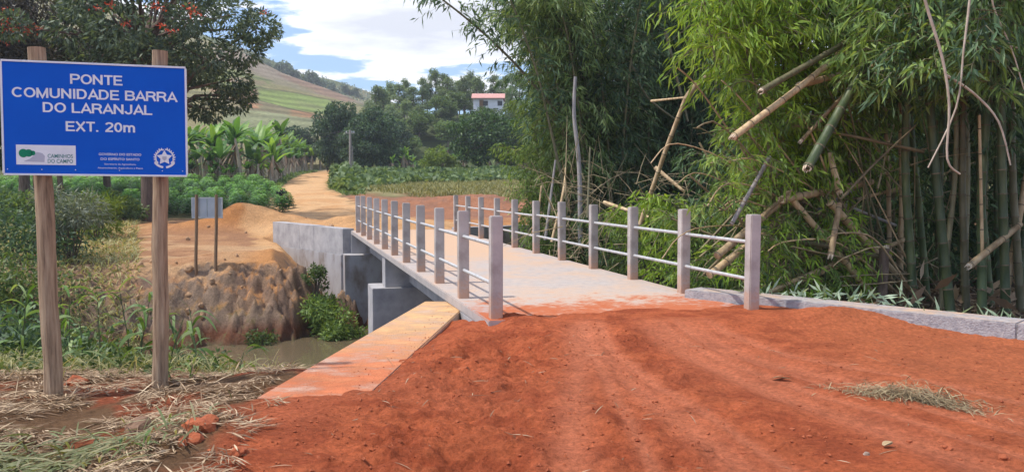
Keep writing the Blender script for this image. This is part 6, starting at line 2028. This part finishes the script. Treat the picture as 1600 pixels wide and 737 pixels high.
# fine crumbs of loose soil, too many to count
fc = MB(); n_ = 9000
xx = rng.uniform(-1.9, 5.4, n_); yy = 4.2 + 5.2 * rng.random(n_) ** 1.3
keep = (rng.random(n_) < np.interp(xx, [-1.9, .9, 1.6, 5.4], [1, .9, .3, .35])) & (xx > np.interp(yy, [4, 6.2, 6.3, 12.3], [-1.9, -1.9, -1.1, -.6])) & (fbm(xx, yy, .5, 3, 111) > -.12)
xx, yy = xx[keep], yy[keep]; m_ = len(xx)
rr_ = (.003 + .012 * rng.random(m_) ** 3)[:, None, None]
oct_ = np.array([[1, 0, 0], [0, 1, 0], [-1, 0, 0], [0, -1, 0], [0, 0, .8], [0, 0, -.8]], float)[None] + rng.normal(size=(m_, 6, 3)) * .28
ctr = np.stack([xx, yy, H(xx, yy) + rr_[:, 0, 0] * .4], 1)[:, None, :]
f8 = np.array([[0, 1, 4, 4], [1, 2, 4, 4], [2, 3, 4, 4], [3, 0, 4, 4], [1, 0, 5, 5], [2, 1, 5, 5], [3, 2, 5, 5], [0, 3, 5, 5]])
fc.add((ctr + oct_ * rr_).reshape(-1, 3), (f8[None] + (np.arange(m_) * 6)[:, None, None]).reshape(-1, 4))
tag(link('loose_crumbs', fc.mesh('loose_crumbs'), M['stone_red']), 'fine loose crumbs covering the churned red soil', 'soil crumbs', kind='stuff')
# crumbs and straws spilled on the wing wall top
wf = MB(); n_ = 260
yy = 6.5 + 5.6 * rng.random(n_) ** 1.2; fx = rng.random(n_) ** .2
xl_ = np.interp(yy, [6.45, 12.3], [-1.98, -1.30]); xr_ = np.interp(yy, [6.25, 12.3], [-1.17, -.66]); xx = xl_ + (xr_ - xl_) * fx
zt_ = np.interp(yy, [6.3, 12.3], [-.072, -.135])
rr_ = (.002 + .007 * rng.random(n_) ** 3)[:, None, None]
oct2 = np.array([[1, 0, 0], [0, 1, 0], [-1, 0, 0], [0, -1, 0], [0, 0, .8], [0, 0, -.8]], float)[None] + rng.normal(size=(n_, 6, 3)) * .28
wf.add((np.stack([xx, yy, zt_ + rr_[:, 0, 0] * .5], 1)[:, None, :] + oct2 * rr_).reshape(-1, 3), (f8[None] + (np.arange(n_) * 6)[:, None, None]).reshape(-1, 4))
tag(link('wall_crumbs', wf.mesh('wall_crumbs'), M['stone_red']), 'crumbs of red soil spilled on top of the dusty wing wall', 'soil crumbs', kind='stuff')
# concrete scraps beside the wing wall
for k, (px, py, r_, lb) in enumerate(((704, 512, .075, 'grey concrete scrap lying by the inner edge of the wing wall'), (692, 505, .05, 'flat grey scrap left of the larger concrete scrap'), (745, 503, .04, 'small grey chip at the corner of the bridge deck'))):
    clod('concrete_scrap', lb, 'concrete scrap', onground(px, py, .03), r_, M['concrete'], 60 + k, (1.3, .9, .35))
# leaf pieces on the soil
for k, (px, py, L_, mt, lb) in enumerate(((1160, 550, .22, 'culm_green', 'curled green bamboo sheath on the red soil'), (1178, 543, .16, 'culm_olive', 'olive bamboo sheath beside the curled green one'), (1206, 594, .18, 'culm_dry', 'tan sheath lying on the wheel track'), (1258, 505, .16, 'twig', 'whitish curled sheath on the soil heap by the wing wall'), (1238, 508, .12, 'twig', 'smaller whitish sheath beside the curled one'), (1380, 700, .08, 'culm_dry', 'short straw stalk below the straw heap'), (1165, 580, .12, 'culm_dry', 'thin tan sheath above the wheel track'), (1075, 648, .15, 'culm_dry', 'brown stalk near the middle wheel track'))):
    p = onground(px, py, .02); mb = MB()
    a = rdA.uniform(-.6, .6); d = Vector((math.cos(a), math.sin(a), .25))
    mb.strips(np.array([tuple(p)] * 3), np.array([tuple(d + Vector((rdA.uniform(-.3, .3), rdA.uniform(-.3, .3), rdA.uniform(0, .4)))) for _ in range(3)]), L_, .045, .3, 5)
    sh_ = thing('leaf_sheath', lb, 'leaf sheath', p); part('blade', mb, M[mt], sh_)
# green weeds on the near bank
wd1 = MB(); n_ = 12000
xx = rng.uniform(-9.5, -2.3, n_); yy = rng.uniform(7.7, 13.8, n_)
tf = fbm(xx, yy, .8, 3, 97)
ok = (yy > 7.9 + .7 * tf + np.where(xx > -3.2, .8, 0)) & (rng.random(n_) < np.interp(yy, [7.7, 8.6, 13], [.3, 1, .8]))
xx, yy, tf = xx[ok], yy[ok], tf[ok]
hh = np.clip(.14 + .6 * (tf + .1), .04, .6) * rng.random(len(xx)) * np.interp(xx, [-3.4, -2.8], [1, .5])
wd1.leaves(np.stack([xx, yy, H(xx, yy) + hh], 1), rdir(len(xx), .25), rng.uniform(.05, .13, len(xx)), rng.uniform(.02, .05, len(xx)))
tag(link('bank_weeds', wd1.mesh('bank_weeds'), M['lf_weed']), 'low green weeds covering the near stream bank behind the sign', 'weeds', kind='stuff')
wg = MB(); n_ = 4500
xx = rng.uniform(-9.0, -2.3, n_); yy = rng.uniform(7.9, 13.0, n_)
wg.strips(np.stack([xx, yy, H(xx, yy)], 1), rdir(n_) * .6 + np.array([0, 0, 1]), rng.uniform(.15, .6, n_), .012, .5, 3)
tag(link('bank_grass', wg.mesh('bank_grass'), M['lf_drygreen']), 'thin grass blades growing through the bank weeds', 'grass', kind='stuff')


def reed(label, base, n_st, h, seed, L=.6, W=.035, lean=.25):
    rd = random.Random(seed)
    o = thing('tall_grass', label, 'grass clump', base)
    stm, bl = MB(), MB()
    for k in range(n_st):
        a = rd.uniform(0, 6.28); hh = h * rd.uniform(.6, 1.1); l_ = Vector((math.cos(a), math.sin(a), 0)) * lean * hh * rd.random()
        b0 = Vector((rd.uniform(-.2, .2), rd.uniform(-.2, .2), -.1))
        P_ = [b0, b0 + l_ * .3 + Vector((0, 0, hh * .5)), b0 + l_ + Vector((0, 0, hh))]
        stm.tube(P_, [.011, .008, .004], 5)
        for j_ in range(7):
            f = .25 + .75 * j_ / 6; q = P_[0].lerp(P_[1], f * 2) if f < .5 else P_[1].lerp(P_[2], f * 2 - 1)
            aa = rd.uniform(0, 6.28)
            bl.strips(np.array([tuple(q)]), np.array([[math.cos(aa) * .7, math.sin(aa) * .7, 1.0]]), L * rd.uniform(.6, 1.2), W, rd.uniform(.5, 1.1), 7)
    part('stems', stm, M['culm_green'], o, True, False); part('blades', bl, M['lf_reed'], o, False, False)
    return o


for k, (px, py, Yd, n_st, h, lb) in enumerate(((195, 520, 9.6, 4, 1.25, 'tall broad bladed grass between the two sign posts'), (160, 510, 9.2, 3, 1.1, 'broad bladed grass just right of the left sign post'), (232, 530, 9.4, 3, .95, 'broad bladed grass just left of the right sign post'), (285, 545, 9.2, 4, 1.0, 'tall grass clump right of the right sign post'), (120, 500, 10.5, 3, 1.3, 'tall grass behind the left sign post'),
        (330, 545, 9.6, 3, .75, 'shorter grass clump at the water side right of the sign'), (60, 540, 9.0, 3, .8, 'grass clump left of the left sign post'), (20, 540, 9.4, 3, 1.0, 'grass clump at the left edge of the picture'), (360, 560, 9.0, 2, .55, 'small yellow green grass tuft nearest the water'), (210, 540, 8.4, 2, .5, 'low grass tuft between the sign posts'), (95, 430, 15, 4, 1.6, 'tall grass among the dark bushes on the left'), (265, 480, 11.5, 4, 1.3, 'tall grass clump behind the right sign post'))):
    if k in (6, 2, 11): continue
    p = at(px, py, Yd); reed(lb, Vector((p.x, Yd, gz(p.x, Yd))), max(1, n_st - 1), h * 1.05, 700 + k, L=.62, W=.045)
p = onground(195, 705); reed('low green blades sprouting from the straw in front of the sign', p, 2, .25, 720, .22, .02)
p = onground(293, 600); reed('small blue green blades beside the foot of the right sign post', p, 2, .3, 721, .25, .02)


def bush(label, px, py, Yd, r, mat, seed, n=1100, L=.16, W=.07, flat=.8, zoff=.0, name='bush', hgt=None, onbank=True):
    p = at(px, py, Yd)
    z_ = gz(p.x, Yd) if onbank else p.z
    o = thing(name, label, 'bush', Vector((p.x, Yd, z_)))
    rd = random.Random(seed); lf, tw = MB(), MB()
    H_ = hgt or r
    for k in range(9):
        c_ = (rd.uniform(-.6, .6) * r, rd.uniform(-.5, .5) * r, H_ * rd.uniform(.3, .95) + zoff)
        tw.tube([(0, 0, -.3), (c_[0] * .5, c_[1] * .5, c_[2] * .6), c_], [.03, .02, .008], 5)
        clump_leaves(lf, c_, r * rd.uniform(.4, .6), n // 9, L, W, .2, flat, .25)
    part('stems', tw, M['bark'], o, True, False); part('foliage', lf, mat, o, False, False)
    return o


bush('dense green bush growing at the foot of the far abutment', 522, 505, 26.6, 1.0, M['lf_bam'], 1, 3200, .16, .05, hgt=1.4)
bush('lower part of the green growth hanging to the water by the pier', 540, 520, 26.0, .7, M['lf_bam'], 31, 1600, .16, .05)
bush('leafy vine climbing the edge of the spilled earth beside the wing wall', 494, 468, 26.9, .36, M['lf_weed'], 2, 700, .12, .05, hgt=1.3, onbank=False)
bush('small low bush at the waterline on the far bank', 408, 540, 25.0, .55, M['lf_weed'], 3, 900, .12, .04)
bush('grey green bush rising beside the left sign post on the far bank', 112, 400, 27, 1.1, leafmat('leaf_grey', (.07, .085, .06), (.26, .28, .22), .3, mid=(.14, .17, .12)), 4, 2400, .24, .035, hgt=2.3)
bush('yellow green grassy shrub on the far bank near the tree trunk', 152, 365, 33, 1.0, M['lf_lime'], 5, 1500, .3, .05, hgt=1.6)
bush('bright green bush under the coffee rows at the far left', 22, 350, 38, 1.5, M['lf_mid'], 6, 2400, .2, .09, hgt=1.3)
bush('second bright green bush in front of the coffee rows', 95, 348, 40, 1.4, M['lf_mid'], 7, 2200, .2, .09, hgt=1.2)
bush('green bush left of the leaning tree trunk', 195, 350, 40, 1.2, M['lf_mid'], 8, 1800, .2, .09, hgt=1.3)
for k, (px, py, Yd, r_, h_, lb) in enumerate(((30, 450, 19, 1.7, 2.0, 'dark'), (90, 455, 18, 1.6, 1.7, 'dark leafy'), (-30, 460, 18, 1.8, 2.2, 'dark round'), (60, 480, 15, 1.3, 1.3, 'deep green'), (125, 480, 17, 1.1, 1.2, 'shaded'), (165, 480, 19, 1.0, 1.0, 'small dark'), (10, 420, 23, 1.8, 1.8, 'tall'), (120, 420, 24, 1.5, 1.6, 'grey dark'), (0, 500, 13, 1.0, .9, 'low dark'), (165, 500, 15.5, .9, .9, 'low shaded'), (60, 400, 27, 1.7, 1.3, 'mid green'), (-40, 400, 26, 1.9, 1.8, 'large'))):
    if k in (4, 7, 9): continue
    bush(lb + ' bush in the stream hollow, ' + ['against the left edge', 'behind the left post', 'outside the left edge', 'low before the others', 'between the posts', 'rightmost of them', 'on the far side', 'on the far side behind the post', 'nearest at the left', 'nearest between the posts', 'highest up the far bank', 'far left on the opposite bank'][k], px, py, Yd, r_, M['lf_bamdark' if k % 3 else 'lf_weed'], 40 + k, 2600, .17, .06, hgt=h_)
# lumps of earth on the far bank
m0 = None
for k in range(34):
    x_ = rdA.uniform(-12.5, -6.8); y_ = rdA.uniform(24.2, 27.6); r_ = rdA.uniform(.04, .13)
    if k > 26: x_, y_ = rdA.uniform(-13.5, -5.6), rdA.uniform(32, 38)
    p = Vector((x_, y_, gz(x_, y_) + r_ * .3))
    if p.z < -3.1: continue
    if m0 is None: m0 = clod('earth_lump', 'lump of loose earth lying on the far bank', 'earth lump', p, .1, M['bank_earth'], 91, group='lumps of earth on the far bank', sub=1)
    else:
        q = m0.copy(); COL.objects.link(q); q.location = p; q.scale = (r_ / .1,) * 3; q.rotation_euler = (k, k * 2, k)
# weeds and dry grass on the far left bank
fw = MB(); n_ = 9000
yy = rng.uniform(22, 42, n_); pxf = rng.uniform(-40, 215, n_); xx = (pxf - 800) / FPX * yy
fw.strips(np.stack([xx, yy, H(xx, yy)], 1), rdir(n_) * .7 + np.array([0, 0, 1]), rng.uniform(.2, .7, n_), .035, .5, 3)
tag(link('far_bank_grass', fw.mesh('far_bank_grass'), M['lf_drygreen']), 'pale dry grass on the left end of the far bank', 'grass', kind='stuff')
